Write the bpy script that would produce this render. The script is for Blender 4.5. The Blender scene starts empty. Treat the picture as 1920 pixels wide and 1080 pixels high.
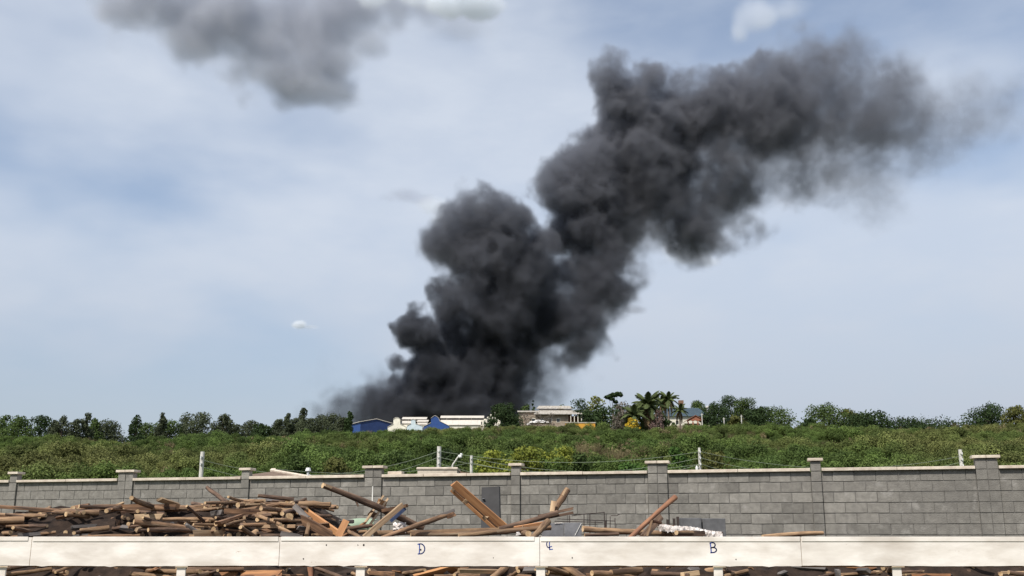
import bpy, bmesh, math, random
import numpy as np
from mathutils import Vector, Matrix

# ------------------------------------------------------------------ camera, sky, sun, exposure
sc = bpy.context.scene
COL = sc.collection
F_PX, EYE = 1900.0, 1.6
TH = math.atan(458.0 / F_PX)
CT, ST = math.cos(TH), math.sin(TH)
cam_d = bpy.data.cameras.new('camera')
cam_d.sensor_width = 36.0
cam_d.lens = 36.0 * F_PX / 1920.0
cam_d.clip_start, cam_d.clip_end = 0.1, 20000.0
cam = bpy.data.objects.new('camera', cam_d)
cam.location = (0, 0, EYE)
cam.rotation_euler = (math.pi / 2 + TH, 0, 0)
COL.objects.link(cam)
sc.camera = cam

SUN_EL, SUN_AZ = math.radians(50), math.radians(-148)     # azimuth from +Y, clockwise
to_sun = Vector((math.sin(SUN_AZ) * math.cos(SUN_EL), math.cos(SUN_AZ) * math.cos(SUN_EL), math.sin(SUN_EL)))
sun_d = bpy.data.lights.new('sun', 'SUN')
sun_d.energy, sun_d.angle, sun_d.color = 4.9, math.radians(0.6), (1.0, 0.95, 0.88)
sun = bpy.data.objects.new('sun', sun_d)
sun.rotation_euler = to_sun.to_track_quat('Z', 'Y').to_euler()
COL.objects.link(sun)

world = bpy.data.worlds.new('World')
sc.world = world
world.use_nodes = True
wn, wl = world.node_tree.nodes, world.node_tree.links
wn.clear()
SKY_STRENGTH = 0.15


def wmath(op, a, b=None, c=None):
    n = wn.new('ShaderNodeMath'); n.operation = op
    for i, v in enumerate((a, b, c)):
        if v is None: continue
        if isinstance(v, (int, float)): n.inputs[i].default_value = v
        else: wl.new(v, n.inputs[i])
    return n.outputs[0]


def wmix(fac, a, b):
    n = wn.new('ShaderNodeMix'); n.data_type = 'RGBA'
    for k, v in ((0, fac), (6, a), (7, b)):
        if isinstance(v, (int, float)): n.inputs[k].default_value = v
        elif isinstance(v, tuple): n.inputs[k].default_value = (*v, 1)
        else: wl.new(v, n.inputs[k])
    return n.outputs[2]


sky = wn.new('ShaderNodeTexSky'); sky.sky_type = 'NISHITA'
sky.sun_disc = False
sky.sun_elevation, sky.sun_rotation = SUN_EL, SUN_AZ % (2 * math.pi)
sky.air_density, sky.dust_density, sky.ozone_density = 1.0, 1.6, 1.4
tc = wn.new('ShaderNodeTexCoord')
sep = wn.new('ShaderNodeSeparateXYZ'); wl.new(tc.outputs['Generated'], sep.inputs[0])
dx, dy, dz = sep.outputs
zc = wmath('MAXIMUM', dz, 0.0)
inv = wmath('DIVIDE', 1.0, wmath('ADD', zc, 0.16))
cmb = wn.new('ShaderNodeCombineXYZ')
wl.new(wmath('MULTIPLY', dx, inv), cmb.inputs[0]); wl.new(wmath('MULTIPLY', dy, inv), cmb.inputs[1])


def wnoise(scale, detail, rough, off, stretch=(1, 1, 1), rot=0.0):
    m = wn.new('ShaderNodeMapping'); m.inputs[1].default_value = off; m.inputs[3].default_value = stretch
    m.inputs[2].default_value = (0, 0, rot)
    wl.new(cmb.outputs[0], m.inputs[0])
    n = wn.new('ShaderNodeTexNoise'); n.inputs['Scale'].default_value = scale
    n.inputs['Detail'].default_value = detail; n.inputs['Roughness'].default_value = rough
    wl.new(m.outputs[0], n.inputs['Vector'])
    return n.outputs[0]


def wramp(v, lo, hi):
    n = wn.new('ShaderNodeMapRange'); n.interpolation_type = 'SMOOTHSTEP'
    n.inputs[1].default_value, n.inputs[2].default_value = lo, hi
    wl.new(v, n.inputs[0]); return n.outputs[0]


def dnoise(scale, detail, rough, off, zs):
    m = wn.new('ShaderNodeMapping'); m.inputs[1].default_value = off; m.inputs[3].default_value = (1, 1, zs)
    wl.new(tc.outputs['Generated'], m.inputs[0])
    n = wn.new('ShaderNodeTexNoise'); n.inputs['Scale'].default_value = scale
    n.inputs['Detail'].default_value = detail; n.inputs['Roughness'].default_value = rough
    wl.new(m.outputs[0], n.inputs['Vector'])
    return n.outputs[0]


veil = wramp(dnoise(2.6, 4, 0.5, (7.7, 1.1, 3.9), 2.0), 0.36, 0.60)
wisp = wramp(dnoise(7.5, 6, 0.55, (1.7, 7.9, 2.2), 2.4), 0.36, 0.70)
vf = wmath('ADD', wmath('MULTIPLY', veil, 0.52), wmath('MULTIPLY', wisp, 0.14))
vf = wmath('MINIMUM', wmath('ADD', vf, 0.24), 0.93)
k = 1.0 / SKY_STRENGTH
skyc = wmix(vf, sky.outputs[0], tuple(c * k for c in (0.68, 0.74, 0.84)))
low = wramp(dz, 0.34, 0.0)
skyc = wmix(wmath('MULTIPLY', low, 0.72), skyc, tuple(c * k for c in (0.43, 0.475, 0.56)))
bg = wn.new('ShaderNodeBackground'); bg.inputs[1].default_value = SKY_STRENGTH
wl.new(skyc, bg.inputs[0])
wo = wn.new('ShaderNodeOutputWorld'); wl.new(bg.outputs[0], wo.inputs[0])

vs = sc.view_settings
vs.view_transform, vs.look, vs.exposure, vs.gamma, vs.use_curve_mapping = 'Standard', 'None', 0.0, 1.0, False
sc.render.engine = 'CYCLES'
sc.cycles.max_bounces = 10
sc.cycles.diffuse_bounces = 3
sc.cycles.volume_bounces = 6
sc.cycles.volume_step_rate = 2.0
sc.cycles.volume_max_steps = 256
sc.cycles.use_denoising = True

random.seed(7)
RNG = np.random.default_rng(11)
R = math.radians


def P(px, py, Y):
    """A point of the place: the direction seen at that spot of the 1920x1080 view, at depth Y metres."""
    a, b = (px - 960) / F_PX, (540 - py) / F_PX
    d = (a, CT - b * ST, ST + b * CT)
    t = Y / d[1]
    return Vector((a * t, Y, EYE + d[2] * t))


# ------------------------------------------------------------------ helpers
def tag(o, label=None, cat=None, group=None, kind=None):
    if label: o['label'] = label
    if cat: o['category'] = cat
    if group: o['group'] = group
    if kind: o['kind'] = kind
    return o


def link(o, parent=None):
    COL.objects.link(o)
    if parent is not None: o.parent = parent
    return o


def empty(name, loc=(0, 0, 0), rz=0.0):
    o = bpy.data.objects.new(name, None)
    o.empty_display_size = 0.2
    o.location = loc; o.rotation_euler = (0, 0, rz)
    return link(o)


def mesh_obj(name, verts, faces, mats, parent=None, midx=None, smooth=False):
    me = bpy.data.meshes.new(name)
    me.from_pydata([tuple(v) for v in verts], [], faces)
    for m in (mats if isinstance(mats, (list, tuple)) else [mats]): me.materials.append(m)
    if midx is not None: me.polygons.foreach_set('material_index', midx)
    if smooth: me.polygons.foreach_set('use_smooth', [True] * len(me.polygons))
    me.update()
    return link(bpy.data.objects.new(name, me), parent)


class MB:
    """collects boxes, prisms and tubes for one mesh"""
    def __init__(self): self.v, self.f, self.m = [], [], []

    def add(self, v, f, m=0):
        b = len(self.v)
        self.v += [Vector(p) for p in v]
        self.f += [tuple(i + b for i in q) for q in f]
        self.m += [m] * len(f)
        return self

    def box(self, x0, x1, y0, y1, z0, z1, m=0):
        v = [(x0, y0, z0), (x1, y0, z0), (x1, y1, z0), (x0, y1, z0), (x0, y0, z1), (x1, y0, z1), (x1, y1, z1), (x0, y1, z1)]
        return self.add(v, [(0, 3, 2, 1), (4, 5, 6, 7), (0, 1, 5, 4), (1, 2, 6, 5), (2, 3, 7, 6), (3, 0, 4, 7)], m)

    def prism_x(self, prof, x0, x1, m=0):
        """profile in (y, z), counter-clockwise seen from +x, extruded along x"""
        n = len(prof)
        v = [(x0, p[0], p[1]) for p in prof] + [(x1, p[0], p[1]) for p in prof]
        f = [tuple(range(n))[::-1], tuple(range(n, 2 * n))]
        f += [(i, (i + 1) % n, n + (i + 1) % n, n + i) for i in range(n)]
        return self.add(v, f, m)

    def tube(self, pts, radii, n=8, m=0, cap=None, squash=1.0, jitter=0.0):
        pts = [Vector(p) for p in pts]
        rings = []
        up = Vector((0.13, 0.31, 0.94))
        for i, p in enumerate(pts):
            t = (pts[min(i + 1, len(pts) - 1)] - pts[max(i - 1, 0)]).normalized()
            a = t.cross(up)
            if a.length < 1e-3: a = t.cross(Vector((1, 0, 0)))
            a.normalize(); b = t.cross(a)
            r = radii[i] if isinstance(radii, (list, tuple)) else radii
            rings.append([p + (a * math.cos(2 * math.pi * j / n) + b * math.sin(2 * math.pi * j / n) * squash) * r * (1 + random.uniform(-jitter, jitter)) for j in range(n)])
        v = [q for r_ in rings for q in r_]
        f = []
        for i in range(len(pts) - 1):
            for j in range(n):
                f.append((i * n + j, i * n + (j + 1) % n, (i + 1) * n + (j + 1) % n, (i + 1) * n + j))
        self.add(v, f, m)
        self.add(rings[0], [tuple(range(n))[::-1]], m if cap is None else cap)
        self.add(rings[-1], [tuple(range(n))], m if cap is None else cap)
        return self

    def build(self, name, mats, parent=None, smooth=False, bevel=0.0, loc=None):
        o = mesh_obj(name, self.v, self.f, mats, parent, self.m, smooth)
        if bevel:
            bm = bmesh.new(); bm.from_mesh(o.data)
            bmesh.ops.remove_doubles(bm, verts=bm.verts, dist=1e-5)
            bmesh.ops.bevel(bm, geom=list(bm.edges), offset=bevel, segments=1, affect='EDGES', profile=0.5)
            bm.to_mesh(o.data); bm.free()
        if loc is not None: o.location = loc
        return o


# ------------------------------------------------------------------ materials
def material(name, c1, c2=None, scale=4.0, stretch=(1, 1, 1), rough=0.85, bump=0.0, bump_scale=None, rand=0.0, detail=5.0,
             metallic=0.0, translucent=0.0, spots=None, spec=0.3, coord='Object', contrast=(0.35, 0.65), big=None, chips=None):
    m = bpy.data.materials.new(name); m.use_nodes = True
    nt = m.node_tree; N, L = nt.nodes, nt.links
    b = N['Principled BSDF']; out = N['Material Output']
    b.inputs['Roughness'].default_value = rough
    b.inputs['Metallic'].default_value = metallic
    b.inputs['Specular IOR Level'].default_value = spec
    c2 = c2 or tuple(c * 0.7 for c in c1)
    t = N.new('ShaderNodeTexCoord')
    mp = N.new('ShaderNodeMapping'); mp.inputs[3].default_value = stretch
    oi = N.new('ShaderNodeObjectInfo')
    if coord == 'Object':
        va = N.new('ShaderNodeVectorMath'); va.operation = 'ADD'
        cx = N.new('ShaderNodeCombineXYZ')
        mu = N.new('ShaderNodeMath'); mu.operation = 'MULTIPLY'; mu.inputs[1].default_value = 37.0
        L.new(oi.outputs['Random'], mu.inputs[0])
        for i in range(3): L.new(mu.outputs[0], cx.inputs[i])
        L.new(t.outputs['Object'], va.inputs[0]); L.new(cx.outputs[0], va.inputs[1])
        L.new(va.outputs[0], mp.inputs[0])
        if rand == 0.0: L.new(t.outputs['Object'], mp.inputs[0])
    else:
        g = N.new('ShaderNodeNewGeometry'); L.new(g.outputs['Position'], mp.inputs[0])
    nz = N.new('ShaderNodeTexNoise'); nz.inputs['Scale'].default_value = scale
    nz.inputs['Detail'].default_value = detail; nz.inputs['Roughness'].default_value = 0.6
    L.new(mp.outputs[0], nz.inputs['Vector'])
    mr = N.new('ShaderNodeMapRange'); mr.inputs[1].default_value, mr.inputs[2].default_value = contrast
    L.new(nz.outputs[0], mr.inputs[0])
    mx = N.new('ShaderNodeMix'); mx.data_type = 'RGBA'
    mx.inputs[6].default_value = (*c1, 1); mx.inputs[7].default_value = (*c2, 1)
    L.new(mr.outputs[0], mx.inputs[0])
    col = mx.outputs[2]
    if big:                                             # a second, larger tint: (colour, scale, lo, hi)
        n3 = N.new('ShaderNodeTexNoise'); n3.inputs['Scale'].default_value = big[1]; n3.inputs['Detail'].default_value = 3
        g3 = N.new('ShaderNodeNewGeometry'); L.new(g3.outputs['Position'], n3.inputs['Vector'])
        r3 = N.new('ShaderNodeMapRange'); r3.inputs[1].default_value, r3.inputs[2].default_value = big[2], big[3]
        L.new(n3.outputs[0], r3.inputs[0])
        m3 = N.new('ShaderNodeMix'); m3.data_type = 'RGBA'; m3.inputs[7].default_value = (*big[0], 1)
        L.new(col, m3.inputs[6]); L.new(r3.outputs[0], m3.inputs[0]); col = m3.outputs[2]
    if spots:                                           # (colour, scale, lo, hi)
        n2 = N.new('ShaderNodeTexNoise'); n2.inputs['Scale'].default_value = spots[1]; n2.inputs['Detail'].default_value = 4
        L.new(mp.outputs[0], n2.inputs['Vector'])
        r2 = N.new('ShaderNodeMapRange'); r2.inputs[1].default_value, r2.inputs[2].default_value = spots[2], spots[3]
        L.new(n2.outputs[0], r2.inputs[0])
        m2 = N.new('ShaderNodeMix'); m2.data_type = 'RGBA'; m2.inputs[7].default_value = (*spots[0], 1)
        L.new(col, m2.inputs[6]); L.new(r2.outputs[0], m2.inputs[0]); col = m2.outputs[2]
    if chips:                                           # small hard-edged flakes: (colour, scale, threshold)
        n5 = N.new('ShaderNodeTexNoise'); n5.inputs['Scale'].default_value = chips[1]; n5.inputs['Detail'].default_value = 5; n5.inputs['Roughness'].default_value = 0.7
        L.new(mp.outputs[0], n5.inputs['Vector'])
        r5 = N.new('ShaderNodeMapRange'); r5.inputs[1].default_value, r5.inputs[2].default_value = chips[2], chips[2] + 0.03
        L.new(n5.outputs[0], r5.inputs[0])
        m5 = N.new('ShaderNodeMix'); m5.data_type = 'RGBA'; m5.inputs[7].default_value = (*chips[0], 1)
        L.new(col, m5.inputs[6]); L.new(r5.outputs[0], m5.inputs[0]); col = m5.outputs[2]
    if rand:
        hs = N.new('ShaderNodeHueSaturation')
        r4 = N.new('ShaderNodeMapRange'); r4.inputs[3].default_value, r4.inputs[4].default_value = 1 - rand, 1 + rand
        L.new(oi.outputs['Random'], r4.inputs[0]); L.new(r4.outputs[0], hs.inputs['Value'])
        L.new(col, hs.inputs['Color']); col = hs.outputs[0]
    L.new(col, b.inputs['Base Color'])
    if bump:
        bp = N.new('ShaderNodeBump'); bp.inputs['Strength'].default_value = bump; bp.inputs['Distance'].default_value = 0.02
        if bump_scale:
            nb = N.new('ShaderNodeTexNoise'); nb.inputs['Scale'].default_value = bump_scale; nb.inputs['Detail'].default_value = 6
            L.new(mp.outputs[0], nb.inputs['Vector']); L.new(nb.outputs[0], bp.inputs['Height'])
        else: L.new(nz.outputs[0], bp.inputs['Height'])
        L.new(bp.outputs[0], b.inputs['Normal'])
    if translucent:
        tr = N.new('ShaderNodeBsdfTranslucent'); L.new(col, tr.inputs[0])
        ms = N.new('ShaderNodeMixShader'); ms.inputs[0].default_value = translucent
        L.new(b.outputs[0], ms.inputs[1]); L.new(tr.outputs[0], ms.inputs[2]); L.new(ms.outputs[0], out.inputs[0])
    return m


MT = {}
MT['block'] = material('concrete_block', (0.238, 0.224, 0.198), (0.172, 0.161, 0.143), 9, rough=0.95, bump=0.5, bump_scale=60, rand=0.22,
                       spots=((0.28, 0.265, 0.24), 5, 0.60, 0.75), big=((0.125, 0.118, 0.106), 0.8, 0.46, 0.95))
MT['mortar'] = material('mortar', (0.20, 0.19, 0.175), (0.12, 0.114, 0.105), 3.5, rough=0.95, bump=0.4, bump_scale=40, spots=((0.40, 0.38, 0.34), 2.2, 0.60, 0.70))
MT['coping'] = material('coping_concrete', (0.63, 0.555, 0.455), (0.46, 0.385, 0.31), 6, rough=0.9, bump=0.3, bump_scale=40, rand=0.08)
MT['pvc'] = material('white_strip', (0.75, 0.73, 0.68), rough=0.6)
MT['earth'] = material('earth', (0.20, 0.10, 0.055), (0.12, 0.065, 0.04), 1.5, rough=1.0, bump=0.5, coord='World',
                       big=((0.07, 0.085, 0.03), 0.03, 0.30, 0.45))
MT['board'] = material('whitewashed_plank', (0.86, 0.81, 0.745), (0.66, 0.60, 0.53), 2.2, stretch=(0.8, 2.2, 2.2), rough=0.75, bump=0.08,
                       bump_scale=14, spots=((0.43, 0.37, 0.31), 1.7, 0.50, 0.86), detail=9, contrast=(0.38, 0.62), big=((0.72, 0.665, 0.60), 1.6, 0.48, 0.72), chips=((0.36, 0.25, 0.17), 5.0, 0.685))
MT['board_edge'] = material('plank_edge', (0.82, 0.73, 0.58), (0.50, 0.35, 0.22), 3, stretch=(0.4, 4, 4), rough=0.8, bump=0.3, bump_scale=14)
MT['raw'] = material('raw_batten', (0.30, 0.16, 0.085), (0.14, 0.07, 0.04), 4, stretch=(0.4, 5, 5), rough=0.85, rand=0.15, bump=0.3)
MT['ink'] = material('blue_ink', (0.025, 0.06, 0.28), (0.05, 0.10, 0.36), 20, rough=0.6)
MT['nail'] = material('dark_knot', (0.05, 0.04, 0.035), rough=0.8)
WS = (7, 7, 0.8)
MT['bark'] = material('bark_log', (0.29, 0.175, 0.10), (0.065, 0.04, 0.028), 4, stretch=WS, rough=0.95, bump=0.7, rand=0.2, spots=((0.40, 0.29, 0.19), 2.0, 0.58, 0.72))
MT['bark_dark'] = material('dark_bark_log', (0.19, 0.12, 0.08), (0.055, 0.036, 0.028), 4, stretch=WS, rough=0.95, bump=0.7, rand=0.2)
MT['log_tan'] = material('peeled_log', (0.36, 0.235, 0.135), (0.13, 0.075, 0.045), 4, stretch=WS, rough=0.9, bump=0.7, rand=0.25, spots=((0.09, 0.055, 0.035), 1.3, 0.52, 0.66))
MT['cut'] = material('cut_wood', (0.58, 0.42, 0.25), (0.36, 0.23, 0.12), 20, rough=0.9, rand=0.15)
MT['offcut'] = material('orange_offcut', (0.38, 0.19, 0.085), (0.20, 0.095, 0.05), 3, stretch=(6, 6, 0.6), rough=0.88, bump=0.4, rand=0.3, spots=((0.12, 0.065, 0.04), 2.5, 0.52, 0.66))
MT['orange'] = material('orange_plank', (0.54, 0.28, 0.125), (0.38, 0.18, 0.08), 2.5, stretch=(5, 5, 0.5), rough=0.8, bump=0.3, rand=0.12, spots=((0.22, 0.09, 0.04), 3, 0.64, 0.72))
MT['brown'] = material('brown_plank', (0.31, 0.175, 0.095), (0.10, 0.055, 0.034), 3, stretch=(6, 6, 0.6), rough=0.88, bump=0.5, rand=0.3, spots=((0.06, 0.04, 0.03), 2.5, 0.54, 0.68))
MT['pale'] = material('pale_plank', (0.50, 0.36, 0.22), (0.25, 0.16, 0.095), 3, stretch=(6, 6, 0.6), rough=0.85, bump=0.3, rand=0.2)
MT['greywood'] = material('weathered_plank', (0.19, 0.17, 0.155), (0.09, 0.08, 0.075), 3, stretch=(6, 6, 0.6), rough=0.9, bump=0.4, rand=0.25)
MT['redwood'] = material('reddish_log', (0.33, 0.165, 0.09), (0.17, 0.08, 0.05), 3, stretch=WS, rough=0.85, bump=0.4, rand=0.1)
MT['darkpanel'] = material('dark_panel', (0.036, 0.035, 0.035), (0.026, 0.025, 0.025), 5, rough=0.7, bump=0.1)
MT['green'] = material('pale_green_sheet', (0.33, 0.42, 0.30), (0.27, 0.35, 0.25), 4, rough=0.7)
MT['blue'] = material('blue_sheet', (0.05, 0.075, 0.16), (0.09, 0.12, 0.20), 9, rough=0.5)
MT['film'] = material('clear_film', (0.72, 0.68, 0.64), (0.40, 0.34, 0.30), 12, rough=0.22, bump=0.8, bump_scale=22, spec=0.6)
MT['steel'] = material('galvanised_sheet', (0.34, 0.335, 0.34), (0.22, 0.215, 0.22), 5, rough=0.35, metallic=0.55, bump=0.15)
MT['rebar'] = material('rusty_rod', (0.055, 0.04, 0.035), rough=0.8)
MT['slab'] = material('grey_slab', (0.14, 0.14, 0.142), (0.10, 0.10, 0.102), 8, rough=0.9, rand=0.15, bump=0.3)
MT['heap'] = material('heap_dirt', (0.042, 0.027, 0.019), (0.018, 0.012, 0.009), 9, rough=1, bump=0.8)
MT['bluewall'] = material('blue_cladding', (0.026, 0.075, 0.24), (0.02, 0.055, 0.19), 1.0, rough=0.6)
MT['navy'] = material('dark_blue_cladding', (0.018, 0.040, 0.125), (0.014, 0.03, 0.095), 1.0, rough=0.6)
MT['white'] = material('white_render', (0.78, 0.74, 0.62), (0.62, 0.58, 0.48), 0.8, rough=0.85, spots=((0.42, 0.38, 0.30), 0.6, 0.6, 0.8))
MT['paleblue'] = material('pale_blue_render', (0.55, 0.64, 0.66), (0.45, 0.53, 0.56), 1, rough=0.8)
MT['metalroof'] = material('pale_metal_roof', (0.62, 0.58, 0.51), (0.50, 0.46, 0.40), 0.6, stretch=(1, 4, 1), rough=0.6)
MT['greyroof'] = material('fibre_cement_roof', (0.44, 0.41, 0.36), (0.28, 0.25, 0.21), 0.8, stretch=(3, 1, 1), rough=0.9)
MT['clerestory'] = material('dark_louvre', (0.045, 0.045, 0.05), rough=0.7)
MT['beige'] = material('beige_render', (0.36, 0.30, 0.23), (0.24, 0.19, 0.145), 0.9, rough=0.9)
MT['yellow'] = material('yellow_wall', (0.62, 0.32, 0.045), (0.50, 0.25, 0.035), 0.6, rough=0.85)
MT['teal'] = material('slate_blue_roof', (0.055, 0.085, 0.105), (0.04, 0.06, 0.08), 0.8, rough=0.7)
MT['terracotta'] = material('terracotta', (0.33, 0.13, 0.075), (0.24, 0.095, 0.055), 1.5, rough=0.9)
MT['brick'] = material('old_brick', (0.24, 0.14, 0.09), (0.15, 0.095, 0.065), 3, rough=0.95)
MT['glass'] = material('window_glass', (0.03, 0.035, 0.04), rough=0.15, spec=0.6)
MT['post'] = material('concrete_post', (0.62, 0.60, 0.55), (0.45, 0.43, 0.40), 5, rough=0.9)
MT['lampw'] = material('lamp_white', (0.78, 0.78, 0.76), rough=0.4)
MT['wire'] = material('aluminium_wire', (0.32, 0.36, 0.27), rough=0.5)
MT['tile'] = material('clay_tile_roof', (0.20, 0.14, 0.10), (0.12, 0.085, 0.065), 5, rough=0.95)
MT['canvas'] = material('white_canvas', (0.80, 0.78, 0.74), rough=0.8)
MT['trunk'] = material('tree_bark', (0.12, 0.09, 0.065), (0.06, 0.045, 0.035), 3, stretch=(3, 3, 0.5), rough=0.95)
MT['palmtrunk'] = material('palm_bark', (0.22, 0.18, 0.14), (0.12, 0.095, 0.075), 3, stretch=(1, 1, 5), rough=0.95)


def leafmat(name, c1, c2, rand=0.2, big=None, sc_=0.8):
    return material(name, c1, c2, sc_, rough=0.75, rand=rand, translucent=0.22, coord='World', big=big, spec=0.15)


MT['scrub'] = leafmat('scrub_leaf', (0.112, 0.162, 0.040), (0.072, 0.112, 0.030), 0.36, ((0.155, 0.165, 0.055), 0.022, 0.48, 0.66), 0.12)
MT['leaf_olive'] = leafmat('olive_leaf', (0.15, 0.155, 0.045), (0.105, 0.115, 0.035), 0.3)
MT['leaf_yg'] = leafmat('yellow_green_leaf', (0.25, 0.27, 0.045), (0.16, 0.19, 0.035), 0.15)
MT['leaf_dark'] = leafmat('dark_leaf', (0.044, 0.072, 0.024), (0.028, 0.048, 0.017), 0.15)
MT['leaf_mid'] = leafmat('mid_leaf', (0.085, 0.125, 0.035), (0.055, 0.085, 0.025), 0.15)
MT['leaf_euc'] = leafmat('eucalyptus_leaf', (0.080, 0.095, 0.050), (0.050, 0.062, 0.034), 0.15)
MT['leaf_bright'] = leafmat('bright_leaf', (0.070, 0.135, 0.028), (0.045, 0.09, 0.02), 0.1)
MT['leaf_grey'] = leafmat('grey_twig', (0.20, 0.175, 0.14), (0.13, 0.11, 0.09), 0.1)
MT['leaf_pink'] = leafmat('mauve_twig', (0.24, 0.165, 0.145), (0.16, 0.11, 0.10), 0.1)
MT['leaf_brown'] = leafmat('dry_brown_twig', (0.22, 0.18, 0.095), (0.14, 0.12, 0.06), 0.3)
MT['flower'] = leafmat('yellow_flower', (0.60, 0.40, 0.03), (0.34, 0.26, 0.03), 0.1)
MT['frond'] = leafmat('palm_frond', (0.105, 0.135, 0.050), (0.07, 0.09, 0.033), 0.15)
MT['frond_dry'] = leafmat('dry_frond', (0.30, 0.22, 0.12), (0.2, 0.14, 0.08), 0.15)

# ------------------------------------------------------------------ ground
def smooth(a, b, x):
    t = np.clip((x - a) / (b - a), 0, 1)
    return t * t * (3 - 2 * t)


def terrain(x, y):
    x = np.asarray(x, float); y = np.asarray(y, float)
    t = np.clip((y - 58) / (236 - 58), 0, 1)
    z = 23.6 * (0.9 * t + 0.1 * smooth(0, 1, t))
    z = z - 2.2 * smooth(-26, -62, x) * t + 0.5 * smooth(10, 40, x) * t
    z = z + t * 0.5 * (np.sin(x * 0.11 + 1.3) + np.sin(x * 0.05 + y * 0.09))
    return z


def tz(x, y): return float(terrain(x, y))


xs = np.concatenate([np.linspace(-3000, -200, 10)[:-1], np.linspace(-200, 200, 81), np.linspace(200, 3000, 10)[1:]])
ys = np.concatenate([np.linspace(-400, 40, 12)[:-1], np.linspace(40, 300, 66), np.linspace(300, 4000, 12)[1:]])
GX, GY = np.meshgrid(xs, ys)
GZ = terrain(GX, GY)
nx, ny = len(xs), len(ys)
ground = mesh_obj('ground', np.stack([GX.ravel(), GY.ravel(), GZ.ravel()], 1).tolist(),
                  [(j * nx + i, j * nx + i + 1, (j + 1) * nx + i + 1, (j + 1) * nx + i) for j in range(ny - 1) for i in range(nx - 1)], MT['earth'], smooth=True)
tag(ground, 'reddish earth rising to a scrub covered ridge', 'ground', kind='structure')

# ------------------------------------------------------------------ concrete block wall
WR, WL_ = Vector((4.08, 20.6)), Vector((-4.55, 22.85))
wdir = (WR - WL_).normalized()
wang = math.atan2(wdir.y, wdir.x)
worg = WR - wdir * (WR.x / wdir.x)                        # where the wall crosses x = 0
wall = empty('block_wall', (worg.x, worg.y, 0), wang)
tag(wall, 'long grey concrete block boundary wall with cream coping and capped piers', 'wall')
wnorm = Vector((-wdir.y, wdir.x))


def wall_uz(px, py):
    a, b = (px - 960) / F_PX, (540 - py) / F_PX
    d = Vector((a, CT - b * ST, ST + b * CT))
    t = wnorm.dot(worg) / wnorm.dot(Vector((d.x, d.y)))
    p = Vector((d.x, d.y)) * t
    return (p - worg).dot(wdir), EYE + d.z * t


ZC = sum(wall_uz(x, y)[1] for x, y in ((560, 893.3), (830, 886.8), (1100, 884.2), (1350, 882))) / 4      # top of coping
COP = 0.062
ROW0 = ZC - COP                                           # top of the first course
PT = 0.012                                                # mortar joint
u1 = (wall_uz(683, 920)[0] + wall_uz(719, 920)[0]) / 2
u2 = (wall_uz(957.5, 920)[0] + wall_uz(978.5, 920)[0]) / 2
u3 = (wall_uz(1216, 920)[0] + wall_uz(1253, 920)[0]) / 2
du = (u3 - u1) / 2
piers = [(u1 - 4 * du, 2), (u1 - 3 * du, 1), (u1 - 2 * du, 2), (u1 - du, 1), (u1, 2), (u2, 1), (u3, 2), (u3 + du, 1), (u3 + 2 * du, 2), (u3 + 3 * du, 1), (u3 + 4 * du, 2)]


def block_mesh(w, h, name):
    m = MB(); e = 0.006; x, z = w / 2, h / 2; y0, y1 = -0.022, 0.10
    v = [(-x, y1, -z), (x, y1, -z), (x, y1, z), (-x, y1, z), (-x, y0 + e, -z), (x, y0 + e, -z), (x, y0 + e, z), (-x, y0 + e, z),
         (-x + e, y0, -z + e), (x - e, y0, -z + e), (x - e, y0, z - e), (-x + e, y0, z - e)]
    f = [(0, 1, 5, 4), (1, 2, 6, 5), (2, 3, 7, 6), (3, 0, 4, 7), (4, 5, 9, 8), (5, 6, 10, 9), (6, 7, 11, 10), (7, 4, 8, 11), (8, 9, 10, 11)]
    me = bpy.data.meshes.new(name); me.from_pydata(v, [], f); me.materials.append(MT['block']); me.update()
    return me


BM_FULL, BM_HALF = block_mesh(0.39, 0.188, 'block_full'), block_mesh(0.19, 0.188, 'block_half')
cut_cache = {}
todo = []                                                  # (u, z, width, y offset)
NROW = 13
for i in range(len(piers) - 1):
    a = piers[i][0] + (0.20 if piers[i][1] == 2 else 0.10)
    b = piers[i + 1][0] - (0.20 if piers[i + 1][1] == 2 else 0.10)
    for r in range(NROW):
        zc = ROW0 - 0.1 - 0.2 * r
        if zc < 0.05: continue
        u = a + (0.006 if r % 2 else 0.006)
        first = True
        while u < b - 0.02:
            w = 0.39 if not (first and r % 2) else 0.19
            if i % 2 and first: w = 0.19 if not r % 2 else 0.39
            first = False
            w = min(w, b - 0.006 - u)
            if w > 0.03: todo.append((u + w / 2, zc, w, 0.0))
            u += w + 0.0105
ZCAP = {2: ROW0 + COP + 0.135, 1: ROW0 + COP + 0.155}
for u, k_ in piers:
    cols = (u - 0.1, u + 0.1) if k_ == 2 else (u,)
    for r in range(-1, NROW):
        zc = ROW0 - 0.1 - 0.2 * r
        if zc < 0.05: continue
        for c in cols: todo.append((c, zc, 0.186 if k_ == 2 else 0.196, -0.045))
todo.sort(key=lambda q: (0 if q[1] > 1.35 else 1, abs(q[0] - 0.3)))
rest = MB()
for n_, (u, z, w, dy_) in enumerate(todo):
    jz, jy, jr = random.uniform(-0.003, 0.003), random.uniform(-0.004, 0.003), random.uniform(-0.006, 0.006)
    if n_ < 300 and z > 1.3:
        if abs(w - 0.39) < 1e-3: me = BM_FULL
        elif abs(w - 0.19) < 8e-3: me = BM_HALF
        else:
            kk = round(w, 3)
            if kk not in cut_cache: cut_cache[kk] = block_mesh(kk, 0.188, 'block_cut')
            me = cut_cache[kk]
        o = link(bpy.data.objects.new('block', me), wall)
        o.location = (u, dy_ + jy, z + jz); o.rotation_euler = (0, jr, 0)
    else:
        rest.box(u - w / 2, u + w / 2, dy_ - 0.022 + jy, 0.1, z - 0.094 + jz, z + 0.094 + jz)
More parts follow.
